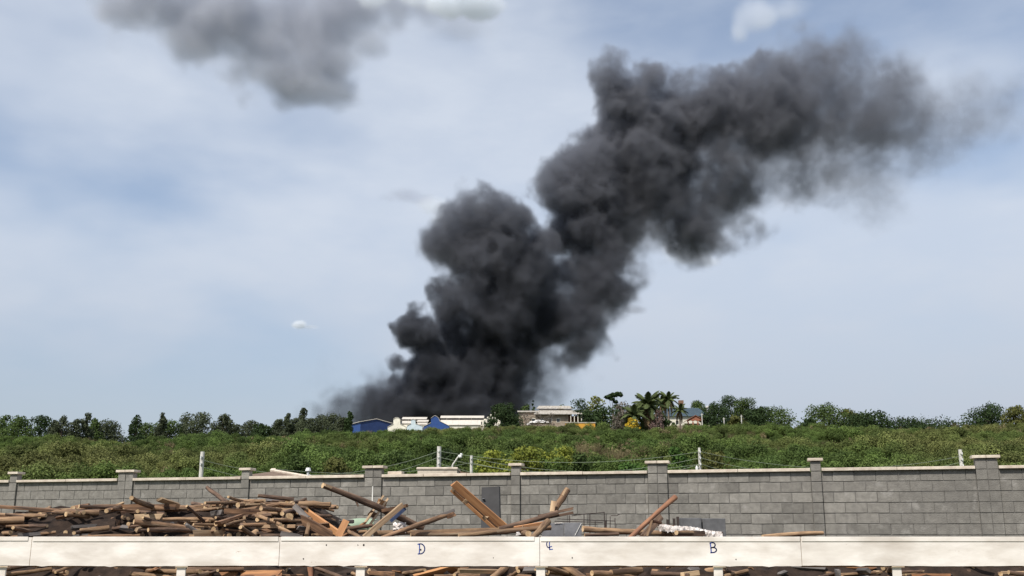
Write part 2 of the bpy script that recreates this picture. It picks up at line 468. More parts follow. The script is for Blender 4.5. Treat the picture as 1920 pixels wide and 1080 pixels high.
o = rest.build('lower_and_far_blocks', MT['block'], wall); o['kind'] = 'stuff'
UA, UB = piers[0][0], piers[-1][0]
core = MB().box(UA, UB, -0.010, 0.092, 0.0, ROW0 - 0.003)
for u, k_ in piers:
    hw = 0.186 if k_ == 2 else 0.09
    core.box(u - hw, u + hw, -0.052, -0.011, 0.0, ROW0 + 0.19)
    core.box(u - hw, u + hw, -0.010, 0.09, ROW0 - 0.002, ROW0 + 0.19)
core.build('mortar_core', MT['mortar'], wall)
for u, k_ in piers:                                        # caps
    hw = (0.20 if k_ == 2 else 0.10) + 0.045
    zt = ROW0 + 0.2
    if k_ == 2:
        for s in (-1, 1):
            x0, x1 = sorted((u + s * 0.003, u + s * hw))
            MB().box(x0, x1, -0.115, 0.15, zt, zt + 0.055).build('pier_cap', MT['coping'], wall, bevel=0.006)
    else:
        MB().box(u - hw, u + hw, -0.115, 0.15, zt, zt + 0.055).build('pier_cap', MT['coping'], wall, bevel=0.006)
for i in range(len(piers) - 1):
    a = piers[i][0] + (0.20 if piers[i][1] == 2 else 0.10) + 0.004
    b = piers[i + 1][0] - (0.20 if piers[i + 1][1] == 2 else 0.10) - 0.004
    n_ = max(1, round((b - a) / 1.15)); w = (b - a) / n_
    for k_ in range(n_):
        j = random.uniform(-0.004, 0.004)
        MB().box(a + k_ * w + 0.003, a + (k_ + 1) * w - 0.003, -0.098, 0.14, ROW0 + 0.002, ROW0 + COP + j).build('coping_stone', MT['coping'], wall, bevel=0.006)
ua, za = wall_uz(700.5, 912); ub, zb = wall_uz(700.5, 947)
MB().box(u1 - 0.011, u1 + 0.011, -0.074, -0.060, zb, za).build('joint_strip', MT['pvc'], wall)

# ------------------------------------------------------------------ layout board (white planks on posts)
BY = 11.3
bt, bb = P(960, 1007, BY).z, P(960, 1061, BY).z
board = empty('layout_board', (0, BY, 0))
tag(board, 'white painted plank rail on posts with blue handwritten axis letters', 'plank rail')
joints = [P(x, 1030, BY).x for x in (-420, 58, 524, 1012, 1502, 1985, 2300)]
for i in range(len(joints) - 1):
    a, b = joints[i] + 0.0025, joints[i + 1] - 0.0025
    n_ = 40
    tt = [a + (b - a) * k_ / n_ for k_ in range(n_ + 1)]
    ph = random.uniform(0, 6)
    top = [bt + 0.002 * math.sin(x * 1.7 + ph) for x in tt]
    bot = [bb + 0.003 * math.sin(x * 2.3 + ph) + random.uniform(-0.0015, 0.0015) - (0.008 if random.random() < 0.05 else 0) for x in tt]
    v, f, mi = [], [], []
    for x, zt_, zb_ in zip(tt, top, bot): v += [(x, 0, zb_), (x, 0, zt_), (x, 0.025, zb_), (x, 0.025, zt_)]
    for k_ in range(n_):
        p, q = 4 * k_, 4 * k_ + 4
        f += [(p, q, q + 1, p + 1), (p + 1, q + 1, q + 3, p + 3), (p + 3, q + 3, q + 2, p + 2), (p + 2, q + 2, q, p)]; mi += [0, 1, 0, 1]
    f += [(0, 1, 3, 2), (4 * n_, 4 * n_ + 2, 4 * n_ + 3, 4 * n_ + 1)]; mi += [1, 1]
    o = mesh_obj('plank', v, f, [MT['board'], MT['board_edge']], board, mi)
    # top lath
    z0 = bt - 0.042 + random.uniform(-0.005, 0.005)
    MB().box(a + 0.01, b - 0.06 * random.random(), -0.008, -0.0005, z0, bt + 0.004).build('top_lath', MT['board'], board, bevel=0.002)
    MB().box(a, b - 0.3, 0.052, 0.075, bb - 0.014, bb + 0.05).build('rear_batten', MT['raw'], board)
for px in (0, 338, 675, 1014, 1348, 1684, 2020):
    c = P(px, 1070, BY).x
    MB().box(c - 0.048, c + 0.048, 0.0265, 0.0775 - 0.027, 0.0, bt - 0.03).build('post', MT['board'], board, bevel=0.003)
    MB().box(c - 0.06, c + 0.075, 0.004, 0.024, bb - 0.014, bb - 0.004).build('shim', MT['board_edge'], board)


def stroke_letter(lines, width_px, label, closed=False):
    m = MB()
    for ln in lines:
        pts = [P(x, y, BY) for x, y in ln]
        for a, b in zip(pts, pts[1:]):
            d = (b - a); L_ = d.length; d.normalize(); n = Vector((-d.z, 0, d.x)) * width_px / 168 / 2
            e = d * width_px / 168 * 0.35
            q = [a - e - n, b + e - n, b + e + n, a - e + n]
            v = [(p.x, -0.0012, p.z) for p in q] + [(p.x, -0.0002, p.z) for p in q]
            m.add(v, [(0, 1, 2, 3), (0, 4, 5, 1), (1, 5, 6, 2), (2, 6, 7, 3), (3, 7, 4, 0)])
    o = m.build('painted_letter', MT['ink'], board); o['label'] = label
    return o


def arc(cx, cy, rx, ry, a0, a1, n=12):
    return [(cx + rx * math.cos(R(a0 + (a1 - a0) * i / n)), cy + ry * math.sin(R(a0 + (a1 - a0) * i / n))) for i in range(n + 1)]


stroke_letter([[(786.5, 1020), (786.8, 1030), (786, 1038)], [(783.5, 1020.5), (788, 1019.6)] + arc(788, 1029, 8.4, 9.4, -90, 90) + [(784, 1038.6)]], 2.0, 'blue handwritten letter D')
stroke_letter([arc(1029.5, 1020.5, 4.6, 6.6, -75, -270) + [(1031, 1027)], [(1030.5, 1014.5), (1030, 1023), (1030.5, 1030.5), (1036, 1029.8)], [(1030.5, 1025.5), (1034.5, 1024.6)]], 1.7, 'blue handwritten centre line mark')
stroke_letter([[(1331.5, 1018), (1333, 1028), (1333.5, 1036)], [(1331, 1018.4), (1335, 1017.4)] + arc(1335.5, 1022, 5.4, 4.6, -90, 80, 9) + [(1333.5, 1027)] + arc(1336, 1031.2, 7.4, 4.9, -85, 95, 10) + [(1332.5, 1036.4)]], 2.1, 'blue handwritten letter B')
for x, y, s in ((612, 1022, 1.6), (682, 1022, 2.2), (671, 1022, 1.2), (569, 1048, 1.6), (789, 1031, 1.8), (1123, 1011, 2.6), (1073, 1046, 1.5), (1192, 1009, 1.4), (925, 1046, 1), (1380, 1049, 1.4), (846, 1012, 1.2)):
    c = P(x, y, BY); r = s / 168
    m = MB(); m.add([(c.x + r * math.cos(a) * .8, -0.0006, c.z + r * math.sin(a)) for a in [2 * math.pi * i / 8 for i in range(8)]], [tuple(range(8))])
    o = m.build('knot', MT['nail'], board)

# ------------------------------------------------------------------ timber pieces
def frame_between(p0, p1, roll=0.0):
    p0, p1 = Vector(p0), Vector(p1)
    z = (p1 - p0); L_ = z.length; z.normalize()
    x = Vector((0, -1, 0)).cross(z)
    if x.length < 1e-3: x = Vector((1, 0, 0))
    x.normalize(); y = z.cross(x)
    M = Matrix((x, y, z)).transposed().to_4x4(); M.translation = p0
    return M @ Matrix.Rotation(roll, 4, 'Z'), L_


def log(name, p0, p1, r0, r1, mat, bend=0.0, n=10, seg=8, cut=True, stubs=0):
    M, L_ = frame_between(p0, p1)
    m = MB(); pts, rad = [], []
    ph, dirn = random.uniform(0, 6), random.uniform(0, 6)
    for i in range(seg + 1):
        t = i / seg
        off = bend * math.sin(math.pi * t) + random.uniform(-1, 1) * r0 * 0.10
        pts.append((off * math.cos(dirn), off * math.sin(dirn), L_ * t))
        rad.append((r0 + (r1 - r0) * t) * (1 + 0.06 * math.sin(7 * t + ph) + random.uniform(-0.04, 0.04)))
    m.tube(pts, rad, n, 0, 1, jitter=0.07)
    for _ in range(stubs):
        t = random.uniform(0.2, 0.9); a = random.uniform(0, 6.28); b = Vector((0, 0, L_ * t))
        e = b + Vector((math.cos(a), math.sin(a), 0.5)) * r0 * random.uniform(1.5, 2.4)
        m.tube([b, e], [r0 * 0.4, r0 * 0.3], 6, 0, 1)
    o = m.build(name, [mat, MT['cut'] if cut else mat])
    for i, p in enumerate(o.data.polygons): p.use_smooth = len(p.vertices) == 4
    o.matrix_world = M
    return o


def plank(name, p0, p1, w, t, mat, roll=0.0, parent=None, chip=True):
    M, L_ = frame_between(p0, p1, roll)
    m = MB(); seg = 5
    v, f = [], []
    for i in range(seg + 1):
        z = L_ * i / seg
        jw = random.uniform(-0.04, 0.02) * w; cx = random.uniform(-0.02, 0.02) * t
        zz = [z] * 4
        if chip and i in (0, seg): zz = [z + random.uniform(-0.45, 0.45) * w for _ in range(4)]
        for k_, (a, b) in enumerate(((-1, -1), (1, -1), (1, 1), (-1, 1))): v.append((a * (w + jw) / 2, b * t / 2 + cx, zz[k_]))
    for i in range(seg):
        for j in range(4): f.append((4 * i + j, 4 * i + (j + 1) % 4, 4 * i + 4 + (j + 1) % 4, 4 * i + 4 + j))
    f += [(3, 2, 1, 0), (4 * seg, 4 * seg + 1, 4 * seg + 2, 4 * seg + 3)]
    m.add(v, f)
    o = m.build(name, mat, parent, bevel=min(w, t) * 0.06)
    o.matrix_world = M
    return o


def lg(label, a, b, Y0, Y1, d0, d1, mat, **kw):
    """a round log seen from a to b (spots in the view) at depths Y0 and Y1, diameters in view pixels"""
    o = log('log', P(*a, Y0), P(*b, Y1), d0 * Y0 / 1950 / 2, d1 * Y1 / 1950 / 2, MT[mat], **kw)
    return tag(o, label, 'log', 'timber in the heap behind the white rail')


def pk(label, a, b, Y0, Y1, wpx, tpx, mat, roll=0.0, name='plank'):
    s = (Y0 + Y1) / 2 / 1950
    o = plank(name, P(*a, Y0), P(*b, Y1), wpx * s, tpx * s, MT[mat], roll)
    return tag(o, label, 'plank', 'timber in the heap behind the white rail')


# core of the heap: dirt and crushed wood
hx = np.linspace(-9.5, 9.5, 120); hy = np.linspace(11.9, 18.4, 34)
def heap_h(x, y):
    crest = 1.44 + 0.50 * smooth(-2.0, -3.0, x) - 0.25 * smooth(-5.5, -9, x) - 0.15 * smooth(4.5, 8, x)
    front = np.clip((y - 11.9) / 0.9, 0, 1) ** 0.6; back = smooth(18.4, 16.0, y)
    return (1.24 * front + (crest - 1.24) * smooth(13.1, 14.9, y)) * back
HX, HY = np.meshgrid(hx, hy)
HZ = heap_h(HX, HY) + RNG.normal(0, 0.035, HX.shape) * (heap_h(HX, HY) > 0.2)
o = mesh_obj('debris_heap', np.stack([HX.ravel(), HY.ravel(), HZ.ravel()], 1).tolist(),
             [(j * 120 + i, j * 120 + i + 1, (j + 1) * 120 + i + 1, (j + 1) * 120 + i) for j in range(33) for i in range(119)], MT['heap'])
tag(o, 'dark heap of dirt and crushed wood under the timber', 'debris heap', kind='stuff')

lg('long bark covered log with a split pale end rising across the wall on the left', (605, 910), (792, 990), 14.2, 15.3, 11.5, 14, 'bark_dark', bend=0.02, stubs=2)
pk('thin yellow splinter at the split end of the long rising log', (609, 909), (622, 915), 14.1, 14.15, 4, 3, 'pale')
lg('horizontal bark log on top of the left heap with a cream sawn end', (540, 944), (632, 951), 15.2, 14.6, 9.5, 9, 'bark', stubs=1)
lg('knobbly log lying at the very top of the left heap behind the horizontal log', (470, 948), (590, 942), 15.9, 15.8, 8, 7, 'bark')
pk('dark grey squared timber sloping down on the left heap', (553, 949), (578, 974), 14.2, 14.0, 10, 8, 'greywood')
pk('long orange brown plank sloping right on the left heap', (572, 957), (634, 1000), 14.4, 14.0, 12, 5, 'orange', 0.5)
pk('broad brown plank just below the orange brown plank', (566, 974), (624, 1006), 13.8, 13.5, 17, 5, 'brown', 0.35)
pk('short orange offcut standing upright where the two sloping planks end', (634, 1006), (648, 978), 13.7, 13.9, 13, 4, 'orange', 0.2)
lg('thick log with a sawn face pointing at the viewer on the left heap', (520, 984), (541, 970), 15.0, 13.9, 17, 16, 'bark_dark')
pk('pale plank lying under the top logs at the left heap', (520, 956), (560, 960), 14.6, 14.4, 9, 6, 'pale')
lg('pinkish brown peeled log at the left border of the photo', (500, 962), (548, 966), 14.7, 14.3, 9, 8, 'log_tan')
lg('light round stick low on the left heap', (524, 990), (546, 1000), 13.6, 13.4, 8, 7, 'log_tan')
pk('grey board low on the left heap just above the rail', (525, 1000), (560, 1006), 13.4, 13.3, 9, 4, 'greywood')
lg('thin brown stick leaning beside the upright orange offcut', (651, 995), (676, 1008), 13.9, 13.6, 8, 7, 'log_tan')
lg('yellowish stub among dark scraps on the left heap', (575, 1004), (582, 972), 13.6, 13.8, 9, 8, 'log_tan')
lg('dark branch crossing behind the light plank', (642, 992), (700, 985), 14.4, 14.5, 8, 7, 'bark_dark')
# pale green sheet
g0, g1 = P(618, 983, 16.5), P(704, 976, 16.7)
m = MB(); n_ = 14; v = []; f = []
for i in range(n_ + 1):
    t = i / n_; x = g0.x + (g1.x - g0.x) * t; zt_ = g0.z + (g1.z - g0.z) * t + 0.05 * math.sin(t * 3.0)
    for (yy, zz) in ((16.45, zt_ - 0.16), (16.5, zt_), (16.95, zt_ + 0.015), (16.98, zt_ + 0.003), (16.52, zt_ - 0.012), (16.47, zt_ - 0.17)): v.append((x, yy + 0.03 * math.sin(9 * t), zz))
for i in range(n_):
    for j in range(6): f.append((6 * i + j, 6 * i + (j + 1) % 6, 6 * i + 6 + (j + 1) % 6, 6 * i + 6 + j))
f += [tuple(range(6))[::-1], tuple(range(6 * n_, 6 * n_ + 6))]
m.add(v, f)
tag(m.build('plastic_sheet', MT['green'], smooth=True), 'pale green sheet draped over the heap in front of the wall', 'sheet')
# broken lath frame
fr = empty('lath_frame', P(690, 1000, 15.4))
def frame_piece(root, name, a, b, Y0, Y1, wpx, tpx, mat, roll=0.0):
    s = (Y0 + Y1) / 2 / 1950
    o = plank(name, P(*a, Y0), P(*b, Y1), wpx * s, tpx * s, MT[mat], roll)
    mw = o.matrix_world.copy(); o.parent = root
    o.matrix_basis = Matrix.Translation(-root.location) @ mw
    return o
frame_piece(fr, 'rail', (679, 988), (719, 930), 15.2, 15.6, 4, 5, 'pale')
frame_piece(fr, 'rail', (689, 990), (727, 936), 15.3, 15.7, 4, 5, 'pale')
frame_piece(fr, 'crosspiece', (709, 941), (722, 947), 15.5, 15.7, 13, 3, 'orange')
frame_piece(fr, 'crosspiece', (695, 962), (705, 968), 15.35, 15.5, 11, 3, 'brown')
tag(fr, 'small frame of two pale laths joined by crosspieces leaning on the heap', 'lath frame')
pk('sunlit pale plank rising from the rail with a raised end brace', (683, 1008), (752, 949), 13.6, 14.0, 10, 8, 'pale', 0.3)
pk('reddish brace lying across the upper end of the sunlit pale plank', (716, 958), (763, 948), 14.6, 14.15, 6, 5, 'brown')
o = plank('blue_strip', P(734, 976, 14.2), P(759, 954, 14.2), 0.045, 0.012, MT['blue'], 0.3); tag(o, 'blue plastic strip hanging under the sunlit pale plank', 'plastic strip')
lg('long weathered log sloping up to a nailed offcut left of the orange mould', (716, 1009), (846, 963), 13.4, 14.1, 9, 10, 'bark', bend=0.015)
pk('short dark offcut nailed on the tip of the weathered sloping log', (828, 965), (853, 956), 14.0, 14.1, 6, 6, 'greywood')
pk('small pinkish block under the tip of the weathered sloping log', (838, 969), (851, 964), 14.05, 14.0, 9, 8, 'brown')
lg('long nearly level log running behind the rail below the orange mould', (770, 1003), (1032, 989), 13.8, 14.5, 10, 11, 'bark', bend=0.03, seg=14, stubs=2)
lg('second level log half hidden behind the long level log', (700, 1000), (940, 994), 14.6, 14.9, 10, 9, 'log_tan', bend=0.02, seg=12)
lg('short tan log lying low between the two level logs', (860, 1005), (930, 997), 13.6, 13.8, 9, 8, 'log_tan')
# orange beam mould
mo = empty('beam_mould', P(900, 1000, 14.6))
frame_piece(mo, 'top_board', (853, 908), (950, 992), 14.6, 14.9, 15, 4, 'orange', 0.35)
frame_piece(mo, 'lower_board', (846, 919), (930, 994), 14.9, 15.15, 6, 4, 'orange', 0.2)
frame_piece(mo, 'side_board', (850, 915), (938, 993), 15.0, 15.25, 12, 3, 'brown', 0.3)
for a, b in (((850, 918), (856, 912)), ((872, 942), (878, 936)), ((908, 972), (914, 966))): frame_piece(mo, 'crosspiece', a, b, 14.88, 14.80, 8, 8, 'pale')
tag(mo, 'bright orange wooden beam mould of two boards leaning against the heap', 'formwork')
# dark panel
a, b, c, d = P(903, 914, 19.9), P(936, 912, 19.75), P(938, 1004, 19.3), P(901, 1004, 19.3)
m = MB(); q = [a, b, c, d]; q2 = [p + Vector((0.02, 0.05, 0)) for p in q]
m.add(q + q2, [(0, 3, 2, 1), (4, 5, 6, 7), (0, 1, 5, 4), (1, 2, 6, 5), (2, 3, 7, 6), (3, 0, 4, 7)])
dp = m.build('leaning_sheet', MT['darkpanel'], bevel=0.004)
m = MB(); c = P(906.5, 935, 19.7); m.box(c.x - 0.02, c.x + 0.02, c.y - 0.03, c.y + 0.1, c.z - 0.006, c.z + 0.006); m.build('handle', MT['steel'], dp)
tag(dp, 'upright dark grey panel leaning on the block wall behind the orange mould', 'panel')
lg('dark bark log rising right towards two square stick ends', (935, 992), (1046, 962), 14.8, 15.0, 9, 11, 'bark_dark', bend=0.02)
pk('upper of two dark square sticks pointing right near the middle', (1010, 968), (1075, 953), 15.1, 15.2, 5, 5, 'bark_dark')
pk('lower of two dark square sticks pointing right near the middle', (1005, 975), (1076, 961), 14.95, 15.1, 5, 5, 'bark_dark')
lg('steep broken log with a splintered cream top right of the dark panel', (1034, 966), (1064, 918), 15.4, 15.6, 12, 13, 'bark', stubs=0)
pk('pale splinter on the side of the steep broken log', (1054, 930), (1062, 915), 15.5, 15.55, 4, 3, 'pale')
pk('short pale stub beside the foot of the steep broken log', (1035, 960), (1038, 939), 15.3, 15.35, 9, 5, 'pale')
lg('short stout tan log leaning up from the rail in the middle', (998, 1010), (1027, 978), 13.5, 14.0, 12, 13, 'log_tan')
lg('log butt with a pale sawn face beside the stout tan log', (975, 1000), (991, 1001), 14.6, 13.9, 11, 12, 'log_tan')
pk('split tan slab under the dark bark log', (965, 992), (1025, 982), 14.5, 14.7, 10, 5, 'orange', 0.2)
pk('white chip lying among the level logs', (968, 1001), (975, 1000), 13.9, 13.9, 6, 4, 'film')
# galvanised sheets
for (x0, x1, t0, Y, lab) in ((1016, 1058, 981, 16.3, 'shiny galvanised sheet standing behind the stout tan log'), (1058, 1091, 980, 16.2, 'duller galvanised sheet with a diagonal scratch next to the shiny sheet')):
    a, b = P(x0, t0, Y), P(x1, t0 - 1, Y)
    m = MB(); m.box(a.x, b.x - 0.006, Y, Y + 0.03, 1.1, a.z); o = m.build('metal_sheet', MT['steel'], bevel=0.004)
    tag(o, lab, 'metal sheet')
    if x0 == 1058:
        MB().tube([P(1078, 1004, Y - 0.01), P(1090, 981, Y - 0.01)], 0.006, 5).build('scratch_batten', MT['pvc'], o)
    else:
        MB().tube([P(1040, 981.5, Y - 0.012), P(1054, 980.5, Y - 0.012)], 0.007, 5).build('folded_edge', MT['film'], o)
# rebar cage
rc = empty('rebar_cage', P(1120, 1000, 17.2))
def rod(root, pts, r=0.007):
    m = MB(); m.tube([p - root.location for p in pts], r, 5); return m.build('rod', MT['rebar'], root)
for pts in ([(1072, 967, 16.9), (1100, 963.5, 17), (1133, 961, 17.1)], [(1045, 973, 16.9), (1152, 977, 17.2)], [(1040, 977.5, 16.8), (1130, 979.5, 17.0)],
            [(1133, 960, 17.1), (1134, 1004, 17.1)], [(1153, 971, 17.2), (1154, 1004, 17.2)], [(1116, 977, 17.1), (1116, 1004, 17.1)], [(1145, 967, 17.3), (1156, 967, 17.3), (1162, 964, 17.3)],
            [(1068, 966, 16.9), (1068, 1003, 16.9)], [(1095, 965, 17.0), (1095, 1003, 17.0)], [(1106, 964, 17.4), (1106, 1003, 17.4)], [(1144, 968, 17.3), (1144, 1004, 17.3)]):
    rod(rc, [P(*p) for p in pts])
rod(rc, [P(1136, 977, 17.05), P(1136, 1004, 17.05)], 0.016)
tag(rc, 'tangle of thin rusty reinforcing rods standing before the block wall', 'rebar')
lg('long pale horizontal log with a sawn left end right of the rods', (1093, 992), (1262, 1002), 14.6, 15.2, 11, 10, 'log_tan', seg=12)
lg('stick lying under the long pale horizontal log', (1096, 1004), (1160, 1001), 14.3, 14.4, 7, 6, 'bark_dark')
lg('reddish straight log rising right in front of the right double pier', (1180, 1010), (1266, 932), 13.9, 14.6, 9, 10, 'redwood', bend=0.01)
pk('dark thick timber leaning under the reddish log', (1205, 1008), (1240, 968), 14.4, 14.8, 12, 9, 'bark_dark')
pk('thin stick leaning between the reddish log and the dark timber', (1213, 1006), (1222, 975), 14.0, 14.2, 4, 4, 'log_tan')
lg('short broken branch forking off the reddish log', (1216, 975), (1240, 981), 14.3, 14.4, 6, 5, 'redwood')
# grey slabs
for (x0, x1, t0, t1, Y, lab) in ((1276, 1316, 971, 996, 18.2, 'narrower grey slab standing on edge before the wall at right'), (1317, 1361, 972, 994, 18.25, 'wider grey slab with a dark end standing before the wall at right')):
    a, b, c = P(x0, t0, Y), P(x1, t0, Y), P(x0, 1030, Y)
    m = MB(); m.box(a.x, b.x - 0.01, Y, Y + 0.22, c.z, a.z); tag(m.build('grey_slab', MT['slab'], bevel=0.008), lab, 'slab')
for x, lab in ((1252, 'first'), (1264, 'second'), (1271, 'third')):
    m = MB(); a = P(x, 972, 17.9); m.box(a.x - 0.022, a.x + 0.022, a.y, a.y + 0.03, 1.0, a.z + random.uniform(-.02, .03))
    tag(m.build('steel_bar', MT['rebar']), lab + ' short upright dark bar from the left beside the grey slabs', 'steel bar')
# crinkled film over a plank
pk('plank under the crinkled film at the right', (1236, 986), (1352, 1002), 15.2, 15.0, 9, 9, 'brown')
pk('dark plank end below the crinkled film', (1266, 1001), (1318, 1000), 14.6, 14.8, 10, 7, 'bark_dark')
lg('pale stub lying under the crinkled film', (1268, 999), (1298, 999), 14.2, 14.5, 9, 9, 'log_tan')
m = MB(); n_, k_ = 46, 9; v, f = [], []
for i in range(n_ + 1):
    t = i / n_; c = P(1236 + 116 * t, 981.5 + 15 * t + 1.5 * math.sin(t * 9), 15.08 - 0.2 * t)
    for j in range(k_):
        s = j / (k_ - 1); a = math.pi * (s * 1.1 - 0.05)
        rr = 0.062 * (1 + random.uniform(-0.2, 0.2))
        v.append((c.x + random.uniform(-.012, .012), c.y - math.cos(a) * rr, c.z + math.sin(a) * rr * 0.8 - 0.05 - (0.06 * random.random() if j in (0, k_ - 1) else 0)))
for i in range(n_):
    for j in range(k_ - 1):
        p = i * k_ + j; f.append((p, p + 1, p + k_ + 1, p + k_))
m.add(v, f); o = m.build('plastic_film', MT['film'])
md = o.modifiers.new('thickness', 'SOLIDIFY'); md.thickness = 0.003
tag(o, 'crinkled shiny plastic film draped along a plank at the right', 'plastic film')
m = MB(); v, f = [], []
for i in range(9):
    for j in range(7):
        c = P(737 + i * 3, 980 + j * 3.2, 14.5); v.append((c.x, c.y - 0.06 * math.sin(i / 8 * 3.1) * math.sin(j / 6 * 3.1) + random.uniform(-.02, .02), c.z + random.uniform(-.01, .01)))
for i in range(8):
    for j in range(6): p = i * 7 + j; f.append((p, p + 1, p + 8, p + 7))
m.add(v, f); o = m.build('plastic_bag', MT['film']); md = o.modifiers.new('thickness', 'SOLIDIFY'); md.thickness = 0.003
tag(o, 'crumpled clear plastic bag under the sunlit pale plank', 'plastic bag')
# pieces seen under the rail
lg('orange brown log standing upright under the rail near the left end', (585, 1100), (581, 1060), 12.6, 12.7, 10, 10, 'redwood')
lg('tan log slanting down left under the rail in the middle', (915, 1090), (956, 1058), 12.3, 12.8, 12, 12, 'log_tan')
lg('tan log slanting down right under the rail right of the middle', (1050, 1056), (1102, 1088), 12.7, 12.4, 12, 12, 'log_tan')
pk('wide brown board lying under the rail below the letter D', (775, 1090), (850, 1070), 12.7, 12.7, 34, 5, 'orange', 0.9)
pk('upright brown board under the rail left of the middle post', (992, 1100), (990, 1058), 12.8, 12.9, 32, 5, 'orange', 0.0)
pk('long thin batten under the rail left of the slanting tan log', (810, 1063), (925, 1070), 12.9, 13.0, 5, 5, 'pale')
pk('reddish board under the rail between the middle and right posts', (1100, 1078), (1180, 1078), 12.6, 12.7, 6, 10, 'brown')
lg('smooth curved branch under the rail at the right border', (1360, 1080), (1402, 1070), 12.5, 12.6, 7, 7, 'log_tan')
pk('brown upright board under the rail right of the slanting logs', (1250, 1100), (1252, 1056), 12.9, 13.0, 36, 5, 'brown')
pk('pale block under the rail between the two right posts', (1280, 1078), (1310, 1074), 12.4, 12.5, 9, 6, 'pale')

# loose scraps: shared shapes, one object each
def proto_log(L_, r, mat):
    o = log('scrap_log', (0, 0, -L_ / 2), (0, 0, L_ / 2), r, r * 0.85, MT[mat], bend=0.01, n=8, seg=4); return o.data, o
def proto_plank(L_, w, t, mat):
    o = plank('scrap_plank', (0, 0, -L_ / 2), (0, 0, L_ / 2), w, t, MT[mat]); return o.data, o
protos = []
for L_, r, mt, ad in ((0.9, 0.045, 'bark', 'brown bark'), (0.6, 0.035, 'bark_dark', 'thin blackish'), (1.2, 0.04, 'log_tan', 'long tan'), (0.45, 0.05, 'log_tan', 'stubby tan'), (0.8, 0.04, 'bark_dark', 'blackish bark')):
    protos.append(({'thin blackish': 'scrap_stick', 'long tan': 'scrap_pole', 'stubby tan': 'log_stub'}.get(ad, 'scrap_log'), 'log', ad + ' log scrap') + proto_log(L_, r, mt))
for L_, w, t, mt, ad in ((0.8, 0.10, 0.03, 'brown', 'brown'), (0.6, 0.12, 0.025, 'offcut', 'wide orange brown'), (0.5, 0.07, 0.05, 'greywood', 'weathered grey'), (0.4, 0.09, 0.03, 'pale', 'short pale'), (1.1, 0.08, 0.04, 'brown', 'long brown'),
                         (0.35, 0.10, 0.05, 'greywood', 'short grey'), (0.7, 0.05, 0.04, 'pale', 'narrow pale')):
    protos.append(('scrap_plank', 'plank', ad + ' board scrap') + proto_plank(L_, w, t, mt))
for q in protos: bpy.data.objects.remove(q[4])
protos = [q[:4] for q in protos]
ZONES = ((165, 'in the tall left heap under the long rising log'), (70, 'in the low heap behind the middle of the rail'), (220, 'in the shaded heap face under the rail'),
         (190, 'in the heap left of the tall left heap'), (55, 'in the low heap right of the crinkled film'))
for zi, (cnt, zone) in enumerate(ZONES):
    for _ in range(cnt):
        lift, sig, smax = 0.0, 0.16, 1.1
        if zi == 0: x, y = random.uniform(-4.2, -2.3), random.uniform(13.0, 15.3); lift = 0.08 * random.random() * float(smooth(-2.2, -2.7, x)) * float(smooth(12.6, 13.9, y)); sig = random.choice((.1, .13, .16, .42))
        elif zi == 1: x, y = random.uniform(-2.6, 2.6), random.uniform(12.8, 15.2); sig = 0.06; lift = -0.02; smax = 0.95
        elif zi == 3: x, y = random.uniform(-7.4, -4.0), random.uniform(13.0, 14.7); lift = 0.07 * random.random(); sig = 0.12
        elif zi == 4: x, y = random.uniform(2.8, 7.4), random.uniform(12.6, 14.8); sig = 0.10; lift = random.uniform(0, .05)
        if zi == 2:
            x = random.uniform(-6.6, 6.6); h = random.uniform(0.96, 1.19); sig = 0.14
            cr = float(heap_h(x, 12.9)); y = 11.9 + 0.9 * (min(1, h / 1.24)) ** (1 / 0.6) + random.uniform(-.08, .05); y = max(y, 12.05)
        else: h = float(heap_h(x, y)) + random.uniform(0.0, 0.06) + lift
        nm, cat, ad, me = random.choice(protos + protos[:5])
        o = link(bpy.data.objects.new(nm, me))
        o.rotation_euler = (R(90) + random.gauss(0, sig), random.uniform(0, 6.28), random.uniform(0, 6.28))
        s = random.uniform(0.5, smax) * 0.88
        o.scale = (s, s, s * random.uniform(0.8, 1.3)); o.location = (x, y, h)
        tag(o, ad + ' ' + zone, cat, ad + 's ' + zone)

# ------------------------------------------------------------------ foliage
def leaf_mesh_data(name, pts, size, mat, up=0.35, aspect=0.55, outward=None):
    """many small leaf-shaped faces at pts (numpy n x 3)"""
    n = len(pts)
    nrm = RNG.normal(0, 1, (n, 3)); nrm[:, 2] += up
    if outward is not None: nrm += outward * 1.3
    nrm /= np.linalg.norm(nrm, axis=1, keepdims=True) + 1e-9
    a = np.cross(nrm, RNG.normal(0, 1, (n, 3))); a /= np.linalg.norm(a, axis=1, keepdims=True) + 1e-9
    b = np.cross(nrm, a)
    s = (size * RNG.uniform(0.6, 1.35, n))[:, None]
    a = a * s; b = b * s * aspect
    v = np.stack([pts - a, pts - b + nrm * s * 0.12, pts + a, pts + b + nrm * s * 0.12], 1).reshape(-1, 3)
    me = bpy.data.meshes.new(name)
    me.vertices.add(4 * n); me.vertices.foreach_set('co', v.astype(np.float32).ravel())
    me.loops.add(4 * n); me.loops.foreach_set('vertex_index', np.arange(4 * n, dtype=np.int32))
    me.polygons.add(n); me.polygons.foreach_set('loop_start', np.arange(0, 4 * n, 4, dtype=np.int32))
    me.materials.append(mat); me.update(calc_edges=True)
    return me


def lobe_points(lobes, n, shell=0.55):
    w = np.array([l[3] * l[4] + l[4] * l[5] + l[3] * l[5] for l in lobes]); w = w / w.sum()
    idx = RNG.choice(len(lobes), n, p=w)
    d = RNG.normal(0, 1, (n, 3)); d /= np.linalg.norm(d, axis=1, keepdims=True)
    r = shell + (1 - shell) * RNG.random(n) ** 0.6
    r *= 1 + RNG.normal(0, 0.08, n)
    L_ = np.array(lobes)
    return L_[idx, :3] + d * r[:, None] * L_[idx, 3:6], d


